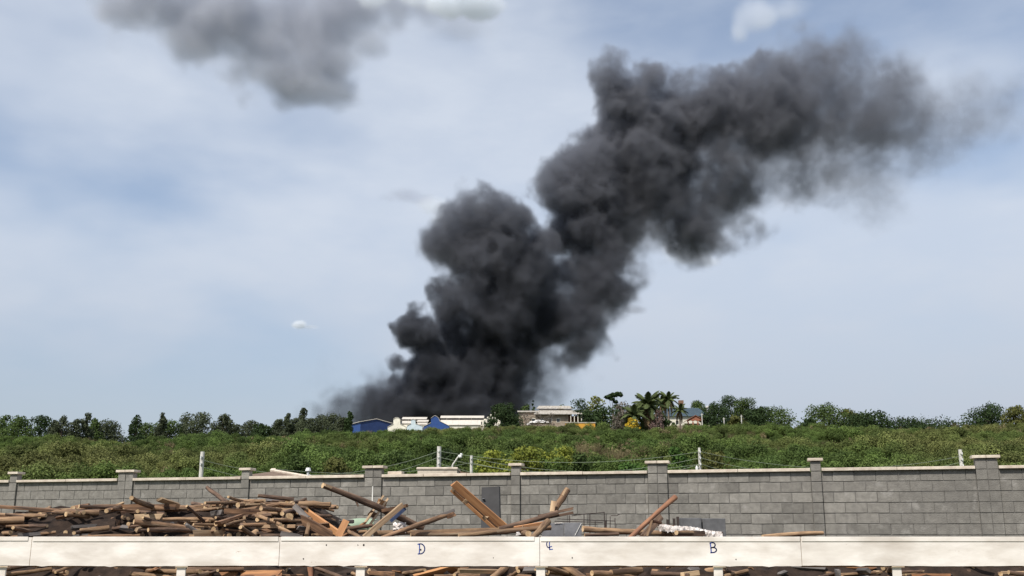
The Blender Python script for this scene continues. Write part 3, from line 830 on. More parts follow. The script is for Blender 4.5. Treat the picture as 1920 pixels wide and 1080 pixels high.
def make_tree(name, base, H, W, mat, label, cat='tree', n=1500, leaf=0.34, lobes_n=20, crown=(0.28, 1.0), spire=0.0, group=None, trunk_r=None, shape=None, stems=1):
    root = empty(name, base, 0)
    tag(root, label, cat, group)
    z0, z1 = crown[0] * H, crown[1] * H
    if shape: lobes = shape
    else:
        lobes = []
        for i in range(lobes_n):
            t = (i + random.random()) / lobes_n
            z = z0 + (z1 - z0) * t
            env = math.sin(math.pi * min(1, 0.25 + 0.70 * t)) ** 0.6 if not spire else (1 - t) ** 0.7 * 1.0 + 0.16
            a = random.uniform(0, 6.28); rr = W / 2 * env * random.uniform(0.3, 0.62)
            lr = W / 2 * random.uniform(0.32, 0.50) * (env * 0.6 + 0.4)
            lobes.append((rr * math.cos(a), rr * math.sin(a), min(z, z1 - lr * 0.7), lr, lr, lr * random.uniform(0.65, 0.95) * (1.3 if spire else 1)))
    pts, dirs = lobe_points(lobes, n)
    tr = trunk_r or max(0.08, H * 0.018)
    m = MB()
    for s_ in range(stems):
        ox = random.uniform(-.3, .3) * (stems > 1)
        m.tube([(ox, 0, -0.5), (ox * 1.5 + random.uniform(-.1, .1), 0, H * 0.3), (ox * 2 + random.uniform(-.2, .2), 0, H * 0.65), (0, 0, H * 0.85)], [tr * 1.25, tr, tr * 0.6, tr * 0.25], 6)
    for l in lobes[::2]:
        m.tube([(0, 0, max(0.15 * H, l[2] * 0.55)), (l[0] * 0.5, l[1] * 0.5, l[2] * 0.8), (l[0], l[1], l[2])], [tr * 0.5, tr * 0.35, tr * 0.15], 5)
    m.build('trunk', MT['trunk'], root, smooth=True)
    o = bpy.data.objects.new('crown', leaf_mesh_data('crown', pts, leaf, MT[mat], outward=dirs)); link(o, root)
    return root


def at(px, Y): return P(px, 800, Y).x


def tree(px, ytop, wpx, Y, mat, label, name='tree', ybase=None, **kw):
    """a tree whose crown top is seen at (px, ytop), standing on the ground at depth Y"""
    x = at(px, Y); zb = tz(x, Y)
    H = P(px, ytop, Y).z - zb
    return make_tree(name, (x, Y, zb), H, wpx * Y / 1950 * 1.36, mat, label, **kw)


# scrub covering the slope: instanced leaf clumps, one mass
protoC = bpy.data.collections.new('scrub_clumps')          # not linked to the scene
for i in range(6):
    lob = []
    for k_ in range(7):
        a = random.uniform(0, 6.28); rr = random.uniform(0, 0.75)
        h = random.uniform(0.35, 1.35) if k_ else 1.2
        lob.append((rr * math.cos(a), rr * math.sin(a), h, random.uniform(.4, .65), random.uniform(.4, .65), random.uniform(.32, .55)))
    pts, d = lobe_points(lob, 2300, 0.4)
    o = bpy.data.objects.new('scrub_clump', leaf_mesh_data('scrub_clump', pts, 0.062, MT['scrub'], outward=d))
    protoC.objects.link(o)
twigC = bpy.data.collections.new('twig_clumps')
def twig_points(n, h, spread):
    m = MB()
    for _ in range(n):
        a = random.uniform(0, 6.28); r0 = random.uniform(0, 0.35 * spread); L_ = h * random.uniform(0.5, 1.0)
        b = Vector((r0 * math.cos(a), r0 * math.sin(a), 0)); tip = b + Vector((math.cos(a) * spread * random.uniform(.1, .8), math.sin(a) * spread * random.uniform(.1, .8), L_))
        mid = (b + tip) / 2 + Vector((random.uniform(-.1, .1), random.uniform(-.1, .1), 0.06 * h))
        m.tube([b, mid, tip], [0.022, 0.015, 0.006], 3)
        for _k in range(4):
            t = random.uniform(0.4, 0.95); q = b.lerp(tip, t); e = q + Vector((random.uniform(-.35, .35), random.uniform(-.35, .35), random.uniform(.1, .5))) * spread * 0.7
            m.tube([q, e], [0.011, 0.004], 3)
    return m
for i in range(3):
    o = twig_points(60, 1.7, 0.9).build('twig_clump', MT['leaf_brown']); COL.objects.unlink(o)
    twigC.objects.link(o)
for i in range(2):
    pts, d = lobe_points([(random.uniform(-.5, .5), random.uniform(-.5, .5), random.uniform(.4, 1.2), .5, .5, .45) for _ in range(6)], 160, 0.3)
    o = bpy.data.objects.new('twig_clump', leaf_mesh_data('twig_clump', pts, 0.12, MT['leaf_brown'], outward=d)); twigC.objects.link(o)


def scatter(name, pts, scl, coll, label, cat):
    me = bpy.data.meshes.new(name)
    me.from_pydata([tuple(p) for p in pts], [], [])
    at1 = me.attributes.new('sc', 'FLOAT', 'POINT'); at1.data.foreach_set('value', np.asarray(scl, np.float32))
    at2 = me.attributes.new('rz', 'FLOAT', 'POINT'); at2.data.foreach_set('value', RNG.uniform(0, 6.28, len(pts)).astype(np.float32))
    at3 = me.attributes.new('pick', 'INT', 'POINT'); at3.data.foreach_set('value', RNG.integers(0, 50, len(pts)).astype(np.int32))
    o = link(bpy.data.objects.new(name, me))
    ng = bpy.data.node_groups.new(name + '_nodes', 'GeometryNodeTree')
    ng.interface.new_socket('Geometry', in_out='INPUT', socket_type='NodeSocketGeometry')
    ng.interface.new_socket('Geometry', in_out='OUTPUT', socket_type='NodeSocketGeometry')
    N, L = ng.nodes, ng.links
    gi, go = N.new('NodeGroupInput'), N.new('NodeGroupOutput')
    ci = N.new('GeometryNodeCollectionInfo'); ci.inputs['Collection'].default_value = coll
    ci.inputs['Separate Children'].default_value = True; ci.inputs['Reset Children'].default_value = True
    ip = N.new('GeometryNodeInstanceOnPoints'); ip.inputs['Pick Instance'].default_value = True
    def attr(nm, dt):
        n = N.new('GeometryNodeInputNamedAttribute'); n.data_type = dt; n.inputs[0].default_value = nm; return n.outputs[0]
    cx = N.new('ShaderNodeCombineXYZ'); L.new(attr('rz', 'FLOAT'), cx.inputs[2])
    L.new(gi.outputs[0], ip.inputs['Points']); L.new(ci.outputs[0], ip.inputs['Instance'])
    L.new(attr('pick', 'INT'), ip.inputs['Instance Index']); L.new(cx.outputs[0], ip.inputs['Rotation']); L.new(attr('sc', 'FLOAT'), ip.inputs['Scale'])
    L.new(ip.outputs[0], go.inputs[0])
    md = o.modifiers.new('scatter', 'NODES'); md.node_group = ng
    return tag(o, label, cat, kind='stuff')


DRY = lambda px, py: 1085 < px < 1255 and 815 < py < 880
sp, ss, dp_, ds = [], [], [], []
for _ in range(40000):
    if len(sp) > 9800: break
    y = math.sqrt(random.uniform(86 ** 2, 243 ** 2)); x = random.uniform(-1, 1) * (0.52 * y + 12)
    z = tz(x, y)
    px = 960 + F_PX * x / (y * 1.0)
    py = 998 - 1900 * (z + 1.0 - EYE) / y / 1.03
    clump = math.sin(x * 0.23 + y * 0.11) + math.sin(y * 0.31 - x * 0.07) + random.uniform(-1, 1)
    s = (0.92 + 0.26 * clump) * random.uniform(0.55, 1.4) * (1.2 if y < 150 else 0.88)
    if y > 222: s = min(s, 1.0) * 0.85
    if DRY(px, py) and y < 150:
        if random.random() < 0.42: dp_.append((x, y, z)); ds.append(random.uniform(0.8, 1.7)); continue
    if random.random() < 0.05: dp_.append((x, y, z)); ds.append(random.uniform(0.6, 1.2)); continue
    sp.append((x, y, z - 0.1)); ss.append(max(0.45, s))
scatter('hillside_scrub', sp, ss, protoC, 'dense green scrub covering the whole slope behind the wall', 'scrub')
scatter('dry_brush', dp_, ds, twigC, 'dry brown bare brush among the green scrub on the slope', 'brush')

# bushes one can tell apart on the slope
for px, yt, w, Y, mt, lab in (
        (925, 846, 62, 98, 'leaf_yg', 'yellowish green bush left of the single pier behind the wall'),
        (985, 838, 70, 103, 'leaf_yg', 'tall yellowish green bush just right of the single pier'),
        (1048, 837, 66, 106, 'leaf_yg', 'yellow green bush with an open crown left of the dry brush'),
        (1085, 850, 44, 100, 'leaf_mid', 'mid green bush between the yellow green bush and the dry brush'),
        (1268, 838, 46, 104, 'leaf_bright', 'bright green bush right of the dry brush by the right double pier'),
        (1335, 846, 70, 101, 'leaf_olive', 'olive bush beside the right utility pole'),
        (1180, 868, 60, 92, 'leaf_bright', 'low bright green bush below the dry brush'),
        (740, 845, 70, 102, 'leaf_mid', 'mid green bush above the left double pier'),
        (560, 850, 60, 100, 'leaf_mid', 'dark green bush low on the slope at the left border'),
        (640, 858, 66, 97, 'leaf_olive', 'olive bush low on the slope left of the left double pier'),
        (835, 842, 60, 108, 'leaf_dark', 'dark bush behind the concrete utility pole')):
    tree(px, yt, w, Y, mt, lab, name='bush', cat='bush', n=2600, leaf=0.15, lobes_n=22, crown=(0.05, 1.0))

# trees along the crest, left to right
EU = dict(name='eucalyptus_tree', n=5200, leaf=0.21, crown=(0.0, 1.0), lobes_n=34)
tree(522, 786, 30, 262, 'leaf_euc', 'small dark tree at the left border of the crest', **EU)
tree(539, 775, 22, 258, 'leaf_euc', 'slim pointed eucalyptus left of the tallest spire', spire=1, **EU)
tree(550, 784, 36, 262, 'leaf_euc', 'rounded eucalyptus between the two pointed ones', **EU)
tree(568, 765, 26, 262, 'leaf_euc', 'tallest narrow spire eucalyptus on the left crest', spire=1, **EU)
tree(578, 784, 46, 258, 'leaf_euc', 'broad eucalyptus at the foot of the tallest spire', **EU)
tree(600, 779, 50, 264, 'leaf_euc', 'wide bushy eucalyptus right of the tallest spire', **EU)
tree(622, 776, 50, 260, 'leaf_euc', 'wide grey green eucalyptus in the middle of the left grove', **EU)
tree(641, 783, 36, 258, 'leaf_euc', 'low eucalyptus next to the leaning one by the blue warehouse', **EU)
tree(655, 772, 22, 256, 'leaf_dark', 'leaning dark eucalyptus right beside the dark blue warehouse', spire=1, **EU)
tree(946, 757, 58, 252, 'leaf_dark', 'large round dark green tree between the white sheds and the grey roofed house', n=7000, leaf=0.22, lobes_n=26, crown=(0.08, 1.0))
tree(922, 786, 26, 248, 'leaf_dark', 'small dark tree at the left foot of the large round tree', n=900, crown=(0.05, 1.0))
tree(983, 758, 30, 300, 'leaf_mid', 'green tree peeping over the left wing of the grey roofed house', n=1000, leaf=0.4)
tree(1000, 751, 10, 305, 'leaf_dark', 'small dark conifer above the ridge of the grey roofed house', n=500, spire=1, leaf=0.3)
tree(1052, 759, 22, 310, 'leaf_mid', 'treetop showing above the right end of the grey roof', n=600, leaf=0.4)
tree(1088, 746, 46, 275, 'leaf_dark', 'dark tree right behind the grey roofed house', n=3400, leaf=0.23, crown=(0.045, 1.0))
tree(1120, 744, 50, 285, 'leaf_olive', 'olive tree with a flat top left of the umbrella tree', n=1700, leaf=0.36, crown=(0.2, 1.0))
tree(1132, 762, 66, 262, 'leaf_dark', 'broad dark tree above the right end of the yellow wall', n=2400, leaf=0.36, lobes_n=16, crown=(0.1, 1.0))
tree(1102, 770, 44, 258, 'leaf_dark', 'low dark tree just above the yellow wall', n=1200, crown=(0.1, 1.0))
# umbrella tree
x = at(1150, 268); zb = tz(x, 268); s = 268 / 1950
H = P(1150, 733, 268).z - zb
shape = [((dx_) * s, random.uniform(-.6, .6), H - dz_ * s, rx * s, rx * s, rz * s) for dx_, dz_, rx, rz in
         ((-8, 12, 8, 4), (2, 8, 9, 4), (11, 5, 8, 4), (15, 9, 5, 3), (-2, 16, 6, 3), (6, 21, 5, 3))]
make_tree('umbrella_tree', (x, 268, zb), H, 5, 'leaf_dark', 'dark umbrella shaped tree standing above all others on the crest', n=1300, leaf=0.26, shape=shape, trunk_r=0.16)
BK = dict(n=4500, leaf=0.24, crown=(0.05, 1.0), lobes_n=22)
tree(1182, 762, 40, 292, 'leaf_dark', 'dark tree half hidden behind the low palm', **BK)
tree(1206, 758, 40, 288, 'leaf_dark', 'dark tree right behind the largest palm', **BK)
tree(1228, 764, 36, 292, 'leaf_mid', 'green tree between the largest palm and the tall slim palms', **BK)
tree(1160, 757, 36, 295, 'leaf_dark', 'dark tree behind the trunk of the umbrella tree', **BK)
tree(1170, 753, 32, 280, 'leaf_grey', 'greyish half bare tree behind the low palm', n=1100, leaf=0.3, crown=(0.2, 1.0))
DK = dict(n=8000, leaf=0.22, crown=(0.02, 1.0), lobes_n=26)
tree(1312, 750, 50, 300, 'leaf_mid', 'green tree rising behind the slate blue roof', **DK)
tree(1344, 755, 58, 275, 'leaf_dark', 'dark tree right of the slate roofed house', **DK)
tree(1374, 742, 58, 285, 'leaf_dark', 'tall dark tree near the right border of the crest', **DK)
tree(1402, 746, 56, 280, 'leaf_mid', 'leafy tree at the right border of the crest', **DK)
tree(1382, 780, 34, 252, 'leaf_olive', 'olive bush between the two right white posts', n=1200, name='bush', cat='bush', crown=(0.05, 1.0))
tree(1330, 778, 30, 256, 'leaf_dark', 'dark bush behind the left of the three white posts', n=1000, name='bush', cat='bush', crown=(0.05, 1.0))
tree(1160, 772, 28, 248, 'leaf_grey', 'grey bare bush left of the yellow flowering bush', n=1300, leaf=0.2, name='bush', cat='bush', crown=(0.05, 1.0))
tree(1232, 768, 28, 247, 'leaf_pink', 'mauve bare bush right of the large palm', n=1300, leaf=0.2, name='bush', cat='bush', crown=(0.05, 1.0))
tree(1187, 784, 32, 245, 'flower', 'bright yellow flowering bush below the palms', n=1100, leaf=0.24, name='flowering_bush', cat='bush', crown=(0.25, 1.0))
tree(1250, 786, 34, 250, 'leaf_dark', 'dark hedge bush below the two tall palms', n=1100, name='bush', cat='bush', crown=(0.05, 1.0))
tree(1208, 790, 26, 250, 'leaf_dark', 'dark bush under the large palm', n=700, name='bush', cat='bush', crown=(0.05, 1.0))
for px, yt, lab in ((985, 775, 'left'), (1008, 772, 'middle'), (1032, 774, 'right')):
    tree(px, yt, 30, 250, 'leaf_grey', f'{lab} of three bare brown grey bushes before the grey roofed house', n=420, leaf=0.2, name='bush', cat='bush', crown=(0.05, 1.0))
# beyond the photo's borders the crest goes on with the same trees
SIZE = ('slim', 'small', 'middling', 'broad', 'very broad')
TONE = {'leaf_euc': 'grey green', 'leaf_dark': 'dark', 'leaf_mid': 'mid green', 'leaf_olive': 'olive'}
px = 8
while px < 505:
    w_ = random.choice((28, 40, 55, 70, 90)) * random.uniform(.85, 1.15)
    mt_ = random.choice(['leaf_euc', 'leaf_dark', 'leaf_euc', 'leaf_mid'])
    lb = SIZE[min(4, int(w_ // 20) - 1)] + ' ' + TONE[mt_] + ' tree on the crest far left of the sheds'
    tree(px, random.choice((795, 788, 780, 772)) + random.uniform(-4, 4), w_, random.uniform(258, 285), mt_, lb, name='tree',
         n=int(1500 + 60 * w_), leaf=0.27, crown=(0.02, 1.0), group='trees on the far left of the crest', spire=(w_ < 40), lobes_n=22)
    px += w_ * random.uniform(.35, .8)
px = 1425
while px < 1925:
    w_ = random.choice((34, 46, 60, 80, 100)) * random.uniform(.85, 1.15)
    mt_ = random.choice(['leaf_mid', 'leaf_dark', 'leaf_dark', 'leaf_olive'])
    lb = SIZE[min(4, int(w_ // 20) - 1)] + ' ' + TONE[mt_] + ' tree on the crest far right of the white posts'
    tree(px, random.choice((786, 774, 765, 755)) + random.uniform(-5, 5), w_, random.uniform(256, 290), mt_, lb,
         n=int(1500 + 60 * w_), leaf=0.28, crown=(0.02, 1.0), group='trees on the far right of the crest', lobes_n=24)
    px += w_ * random.uniform(.35, .8)

# palms
def frond_mesh(L_, droop, mat, name='frond'):
    m = MB(); n_ = 12; pts = []
    for i in range(n_ + 1):
        t = i / n_; pts.append(Vector((L_ * (t - 0.12 * t * t), 0, L_ * (0.55 * t - droop * t * t))))
    m.tube(pts, [0.06 * (1 - 0.8 * i / n_) for i in range(n_ + 1)], 4)
    for i in range(1, 2 * n_ + 1):
        t = i / (2 * n_); k_ = min(int(t * n_), n_ - 1); p = pts[k_].lerp(pts[k_ + 1], t * n_ - k_)
        d = (pts[k_ + 1] - pts[k_]).normalized(); w = 0.34 * L_ * (math.sin(math.pi * min(1, t * 0.85 + 0.1)) ** 0.7) * 0.75
        for s in (-1, 1):
            e = p + d * w * 0.55 + Vector((0, s * w * 0.8, -w * random.uniform(0.25, 0.6)))
            q = d * 0.07
            m.add([p - q, p + q, e], [(0, 1, 2)])
    me = bpy.data.meshes.new(name); me.from_pydata([tuple(v) for v in m.v], [], m.f); me.materials.append(MT[mat]); me.update()
    return me


FR = [frond_mesh(1.0, d, 'frond') for d in (0.45, 0.65, 0.85, 1.05)]
FD = frond_mesh(1.0, 1.5, 'frond_dry')


def palm(px, ytop, ycrown, Y, L_, nf, label, dry=3):
    x = at(px, Y); zb = tz(x, Y); zc_ = P(px, ycrown, Y).z
    root = empty('palm_tree', (x, Y, zb)); tag(root, label, 'palm tree')
    h = zc_ - zb; r = 0.16 + 0.010 * h
    m = MB(); m.tube([(0, 0, -0.4), (0.05, 0, h * 0.4), (0.1, 0, h)], [r * 1.3, r, r * 0.8], 8); m.build('trunk', MT['palmtrunk'], root, smooth=True)
    for i in range(nf):
        a = i * 2.399 + random.uniform(-.2, .2); t = i / nf
        o = link(bpy.data.objects.new('frond', FR[min(3, int(t * 4))]), root)
        o.location = (0.1, 0, h - 0.1); s = L_ * random.uniform(0.85, 1.1); o.scale = (s, s, s)
        o.rotation_euler = (0, R(-52 + 62 * t), a)
    for i in range(dry):
        o = link(bpy.data.objects.new('dry_frond', FD), root); o.location = (0.1, 0, h - 0.2); o.scale = (L_ * .8,) * 3
        o.rotation_euler = (0, R(25), random.uniform(0, 6.28))
    return root


palm(1215, 738, 765, 250, 5.3, 24, 'largest palm with long arching fronds in the middle of the palms')
palm(1188, 758, 782, 247, 4.2, 18, 'low stemless looking palm just left of the largest palm', dry=1)
palm(1242, 748, 757, 262, 3.2, 16, 'left one of the two tall slim palms')
palm(1254, 741, 752, 258, 3.5, 17, 'right one of the two tall slim palms')
palm(1275, 762, 772, 254, 2.7, 14, 'small palm in front of the brick tower')
# broad leaved plant
x = at(1127, 246); zb = tz(x, 246); bp_ = empty('banana_plant', (x, 246, zb)); tag(bp_, 'clump of broad upright yellow green leaves right of the yellow wall', 'plant')
for i in range(16):
    a = random.uniform(0, 6.28); h = random.uniform(1.6, 3.0); m = MB()
    d = Vector((math.cos(a), math.sin(a), 0)); sd = Vector((-d.y, d.x, 0)); b0 = d * random.uniform(0, 1.0)
    ctr = [b0 + d * (0.75 * t * t) + Vector((0, 0, h * (t - 0.22 * t * t))) for t in (0, .35, .65, .85, 1)]
    wd = (0.05, .26, .32, .2, .01)
    m.add([c - sd * w for c, w in zip(ctr, wd)] + [c + sd * w for c, w in zip(ctr, wd)], [(j, j + 1, 6 + j, 5 + j) for j in range(4)])
    m.build('leaf', MT['leaf_yg'] if i % 2 else MT['leaf_mid'], bp_)

# ------------------------------------------------------------------ buildings on the crest
def wall_windows(root, xs_, y, z0, z1, w):
    for x in xs_:
        o = MB().box(x - w / 2, x + w / 2, y - 0.05, y + 0.03, z0, z1).build('window', MT['white'], root)
        MB().box(x - w / 2 + .12, x + w / 2 - .12, y - 0.07, y - 0.055, z0 + .12, z1 - .12).build('pane', MT['glass'], o)


# dark blue warehouse
def gable_shed(name, label, px, Y, rz, W, L_, h, ridge, gablem, sidem, roofm, cat='warehouse'):
    """gable faces the viewer: local x across the front, y going back"""
    x = at(px, Y); zb = tz(x, Y)
    root = empty(name, (x, Y, zb), rz); tag(root, label, cat)
    m = MB(); prof = [(0, -1), (W, -1), (W, h), (W / 2, h + ridge), (0, h)]
    n = 5
    for y0, y1, nm in ((0, .2, 'gable_wall'), (L_ - .2, L_, 'gable_wall')):
        m = MB(); v = [(p[0], y0, p[1]) for p in prof] + [(p[0], y1, p[1]) for p in prof]
        m.add(v, [tuple(range(n)), tuple(range(n, 2 * n))[::-1]] + [(i, n + i, n + (i + 1) % n, (i + 1) % n) for i in range(n)]); m.build(nm, gablem, root)
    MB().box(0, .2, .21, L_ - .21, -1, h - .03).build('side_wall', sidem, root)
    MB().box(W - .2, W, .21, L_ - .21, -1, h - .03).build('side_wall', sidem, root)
    for s in (0, 1):
        xo, xi = (-.4, W / 2) if s == 0 else (W + .4, W / 2)
        zo = h - .4 * ridge / (W / 2) + .03; zi = h + ridge + .03
        v = [(xo, -.3, zo), (xi, -.3, zi), (xi, L_ + .3, zi), (xo, L_ + .3, zo)]
        v2 = [(p[0], p[1], p[2] + .14) for p in v]
        f = [(0, 3, 2, 1), (4, 5, 6, 7), (0, 1, 5, 4), (1, 2, 6, 5), (2, 3, 7, 6), (3, 0, 4, 7)]
        MB().add(v + v2, f if s == 0 else [q[::-1] for q in f]).build('roof_slope', roofm, root)
    return root


def hgt(px, py, Y): return P(px, py, Y).z - tz(at(px, Y), Y)


Y = 290
gable_shed('blue_warehouse', 'dark blue warehouse with a low gable and side coloured lighter blue as if sunlit', 676, Y, R(28), 9.4, 16, hgt(676, 791, Y), 1.0, MT['navy'], MT['bluewall'], MT['metalroof'])  # lighter blue of the side walls puts the left wall's sunlight into the colour
def cross_shed(name, label, Y, gable, bx0, bx1, eave, sill, head, top, gm, bm_, roofm):
    """a gabled front wing (outline in view spots) and a long level body with a roof monitor to its right"""
    x0 = at(gable[0][0], Y); zb = tz(x0, Y)
    root = empty(name, (x0, Y, zb)); tag(root, label, 'warehouse')
    q = [(P(px, py, Y).x - x0, P(px, py, Y).z - zb) for px, py in gable]
    q = [(q[0][0], -1.0)] + q + [(q[-1][0], -1.0)]
    n = len(q); m = MB()
    v = [(a, 0, b) for a, b in q] + [(a, .25, b) for a, b in q]
    m.add(v, [tuple(range(n))[::-1], tuple(range(n, 2 * n))] + [(i, (i + 1) % n, n + (i + 1) % n, n + i) for i in range(n)])
    m.build('gable_wall', gm, root)
    for i in range(1, n - 2):                                   # roof pieces following the outline
        (a0, b0), (a1, b1) = q[i], q[i + 1]
        if abs(a1 - a0) < .05: continue
        vv = [(a0 - .02, -.15, b0 + .02), (a1 + .02, -.15, b1 + .02), (a1 + .02, 9, b1 + .02), (a0 - .02, 9, b0 + .02)]
        vv += [(p[0], p[1], p[2] + .10) for p in vv]
        MB().add(vv, [(0, 3, 2, 1), (4, 5, 6, 7), (0, 1, 5, 4), (1, 2, 6, 5), (2, 3, 7, 6), (3, 0, 4, 7)]).build('roof_slope', roofm, root)
    MB().box(q[0][0], q[-1][0], .26, 8.8, -1, min(q[1][1], q[-2][1]) - .05).build('wing_wall', gm, root)
    X = lambda px: P(px, 790, Y).x - x0
    Z = lambda py, d: P(960, py, Y + d).z - zb
    a, b = X(bx0), X(bx1)
    y0, y1, y2 = 1.0, 4.4, 8.5
    ze, zs, zh, zt_ = Z(eave, y0), Z(sill, y1), Z(head, y1), Z(top, (y1 + y2) / 2)
    MB().box(a, b, y0 + .3, y2, -1, ze - .02).build('body_wall', bm_, root)
    def slab(p, t, nm):
        vv = p + [(c[0], c[1], c[2] + t) for c in p]
        MB().add(vv, [(0, 3, 2, 1), (4, 5, 6, 7), (0, 1, 5, 4), (1, 2, 6, 5), (2, 3, 7, 6), (3, 0, 4, 7)]).build(nm, roofm, root)
    n_ = max(2, int((b - a) / 1.6)); w = (b - a) / n_
    for k_ in range(n_): slab([(a + k_ * w + .01, y0, ze), (a + (k_ + 1) * w - .01, y0, ze), (a + (k_ + 1) * w - .01, y1, zs), (a + k_ * w + .01, y1, zs)], .1, 'roof_sheet')
    MB().box(a + .1, b - .1, y1 + .02, y2 - 1, zs - .5, zh).build('clerestory', MT['clerestory'], root)
    slab([(a - .1, y1 - .35, zh + .01), (b + .1, y1 - .35, zh + .01), (b + .1, (y1 + y2) / 2, zt_ + .12), (a - .1, (y1 + y2) / 2, zt_ + .12)], .12, 'monitor_roof')
    for k_ in range(1, n_, 2): MB().box(a + k_ * w - .06, a + k_ * w + .06, y1 - .04, y1 + .018, zs + .1, zh).build('mullion', roofm, root)
    return root


cross_shed('white_shed', 'cream white shed with a raised block gable left of the pale blue gable', 284,
           [(727, 801), (737.5, 795.5), (737.6, 786.5), (741, 783.3), (747, 783.3), (750.4, 786.5), (750.5, 795.5), (762, 801)], 751, 797, 794, 789.5, 786.5, 783.6, MT['white'], MT['white'], MT['metalroof'])
cross_shed('pale_shed', 'pale blue gabled shed between the cream and the bright blue gables', 279,
           [(763, 799), (770.5, 794.5), (770.6, 788), (774.5, 786), (778.9, 788), (779, 794.5), (792, 799)], 780, 800, 796, 793, 791, 789, MT['paleblue'], MT['white'], MT['metalroof'])
cross_shed('bright_blue_shed', 'shed with bright blue gable and long pale roof with a dark clerestory', 274,
           [(794, 800), (808, 793), (808.1, 784.5), (814, 780), (818, 780.3), (822.4, 784), (824, 789.5), (842, 798.5)], 824, 906, 797, 788, 784.3, 781, MT['bluewall'], MT['white'], MT['metalroof'])
# white stepped wall climbing right
Y = 262
sw = empty('stepped_wall', (at(901, Y), Y, tz(at(901, Y), Y))); tag(sw, 'white stepped wall climbing to the large round tree', 'wall')
x0, zb = at(901, Y), tz(at(901, Y), Y)
for i, (pa, pb, yt) in enumerate(((901, 907, 788), (907, 913, 785), (913, 919, 781), (919, 924, 776), (924, 930, 771), (930, 938, 768))):
    a, b = at(pa, Y) - x0, at(pb, Y) - x0
    MB().box(a, b - 0.02, i * 0.3, i * 0.3 + 0.3, -1, P(pa, yt, Y).z - zb).build('step_panel', MT['white'], sw)
    MB().box(a + .15, a + .4, i * 0.3 - 0.06, i * .3 - 0.002, P(pa, yt, Y).z - zb - 1.1, P(pa, yt, Y).z - zb - .4).build('opening', MT['clerestory'], sw)
# grey roofed house
Y = 272
hx0 = at(972, Y); hb = tz(at(1030, Y), Y)
gh = empty('grey_roofed_house', (hx0, Y, hb)); tag(gh, 'beige house with grey two level roof and porch on the crest', 'house')
def hp(px, py, dY=0.0): p = P(px, py, Y + dY); return p.x - hx0, p.z - hb
def roofslab(root, pts, th, mat, name='roof'):
    m = MB(); n = len(pts); v = list(pts) + [(p[0], p[1], p[2] + th) for p in pts]
    m.add(v, [tuple(range(n))[::-1], tuple(range(n, 2 * n))] + [(i, (i + 1) % n, n + (i + 1) % n, n + i) for i in range(n)]); return m.build(name, mat, root)
xa, zl = hp(985, 778); xb, _ = hp(1088, 778)
MB().box(xa, xb - 3.2, 0, 9, -1, zl).build('wall', MT['beige'], gh)
xu0, zu = hp(1010, 767, 5); xu1, _ = hp(1072, 767, 5)
MB().box(xu0, xu1, 5, 9.5, zl - .3, zu).build('upper_wall', MT['beige'], gh)
xl, zw = hp(973, 773, 2)
MB().box(xl, xu0 - .05, 2.2, 8, -1, zw - .02).build('left_wing', MT['beige'], gh)
_, zr = hp(1000, 770, 6)
roofslab(gh, [(xl - .4, 1.6, zw), (xu0 - .1, 1.6, zw), (xu0 - .1, 8.2, zw + 1.0), (xl - .4, 8.2, zw + 1.0)], .15, MT['greyroof'])
_, zm = hp(1040, 772, 5)
roofslab(gh, [(xu0 - 1.5, -1.2, zl + .02), (xb + 1.0, -1.2, zl + .02), (xb - 1.2, 4.9, zm + .25), (xu0, 4.9, zm + .25)], .15, MT['greyroof'])
_, zt_ = hp(1040, 763, 7)
roofslab(gh, [(xu0 - .6, 4.4, zu + .01), (xu1 + .6, 4.4, zu + .01), (xu1 - .6, 7.3, zt_ + .2), (xu0 + .2, 7.3, zt_ + .2)], .15, MT['greyroof'])
for k_ in range(4):
    x = xb - 2.6 + k_ * 0.95
    MB().box(x - .1, x + .1, -.9, -.7, -1, zl - .0).build('porch_post', MT['white'], gh)
MB().box(xb - 3.19, xb, 2.5, 8.5, -1, zl - .05).build('porch_wall', MT['terracotta'], gh)
wall_windows(gh, [xa + 2.2, xa + 4.4, xa + 6.6, xa + 8.8], 0.0, zl - 2.0, zl - .9, 1.1)
wall_windows(gh, [xu0 + 1.4, xu0 + 3.2, xu0 + 5.0, xu0 + 6.8], 5.0, zu - .75, zu - .25, 1.2)
# white canopies
for px, lab, w in ((1012, 'larger white peaked canopy before the grey roofed house', 2.6), (997, 'smaller white canopy left of the larger one', 1.4)):
    Yc = 255; x = at(px, Yc); zb = tz(x, Yc); zt_ = P(px, 787 if w > 2 else 790, Yc).z - zb
    r_ = empty('canopy_tent', (x, Yc, zb)); tag(r_, lab, 'canopy')
    m = MB(); e = zt_ - .9
    m.add([(-w, -w * .7, e), (w, -w * .7, e), (w, w * .7, e), (-w, w * .7, e), (-w * .25, 0, zt_), (w * .25, 0, zt_ - .05)], [(0, 1, 5, 4), (1, 2, 5), (2, 3, 4, 5), (3, 0, 4), (3, 2, 1, 0)])
    m.build('cover', MT['canvas'], r_)
    for sx in (-1, 1):
        for sy in (-1, 1): MB().box(sx * w * .9 - .05, sx * w * .9 + .05, sy * w * .6 - .05, sy * w * .6 + .05, -.5, e - .02).build('leg', MT['post'], r_)
# yellow wall
Y = 251
a, b = at(1060, Y), at(1116, Y); zb = tz((a + b) / 2, Y); zt_ = P(1088, 791.5, Y).z
yw = empty('yellow_wall', ((a + b) / 2, Y, zb)); tag(yw, 'bright yellow ochre wall with a pale coping on the crest', 'wall')
MB().box(-(b - a) / 2, (b - a) / 2, 0, .3, -1.5, zt_ - zb - .25).build('wall_body', MT['yellow'], yw)
MB().box(-(b - a) / 2 - .1, (b - a) / 2 + .1, -.1, .4, zt_ - zb - .248, zt_ - zb).build('coping', MT['greyroof'], yw)
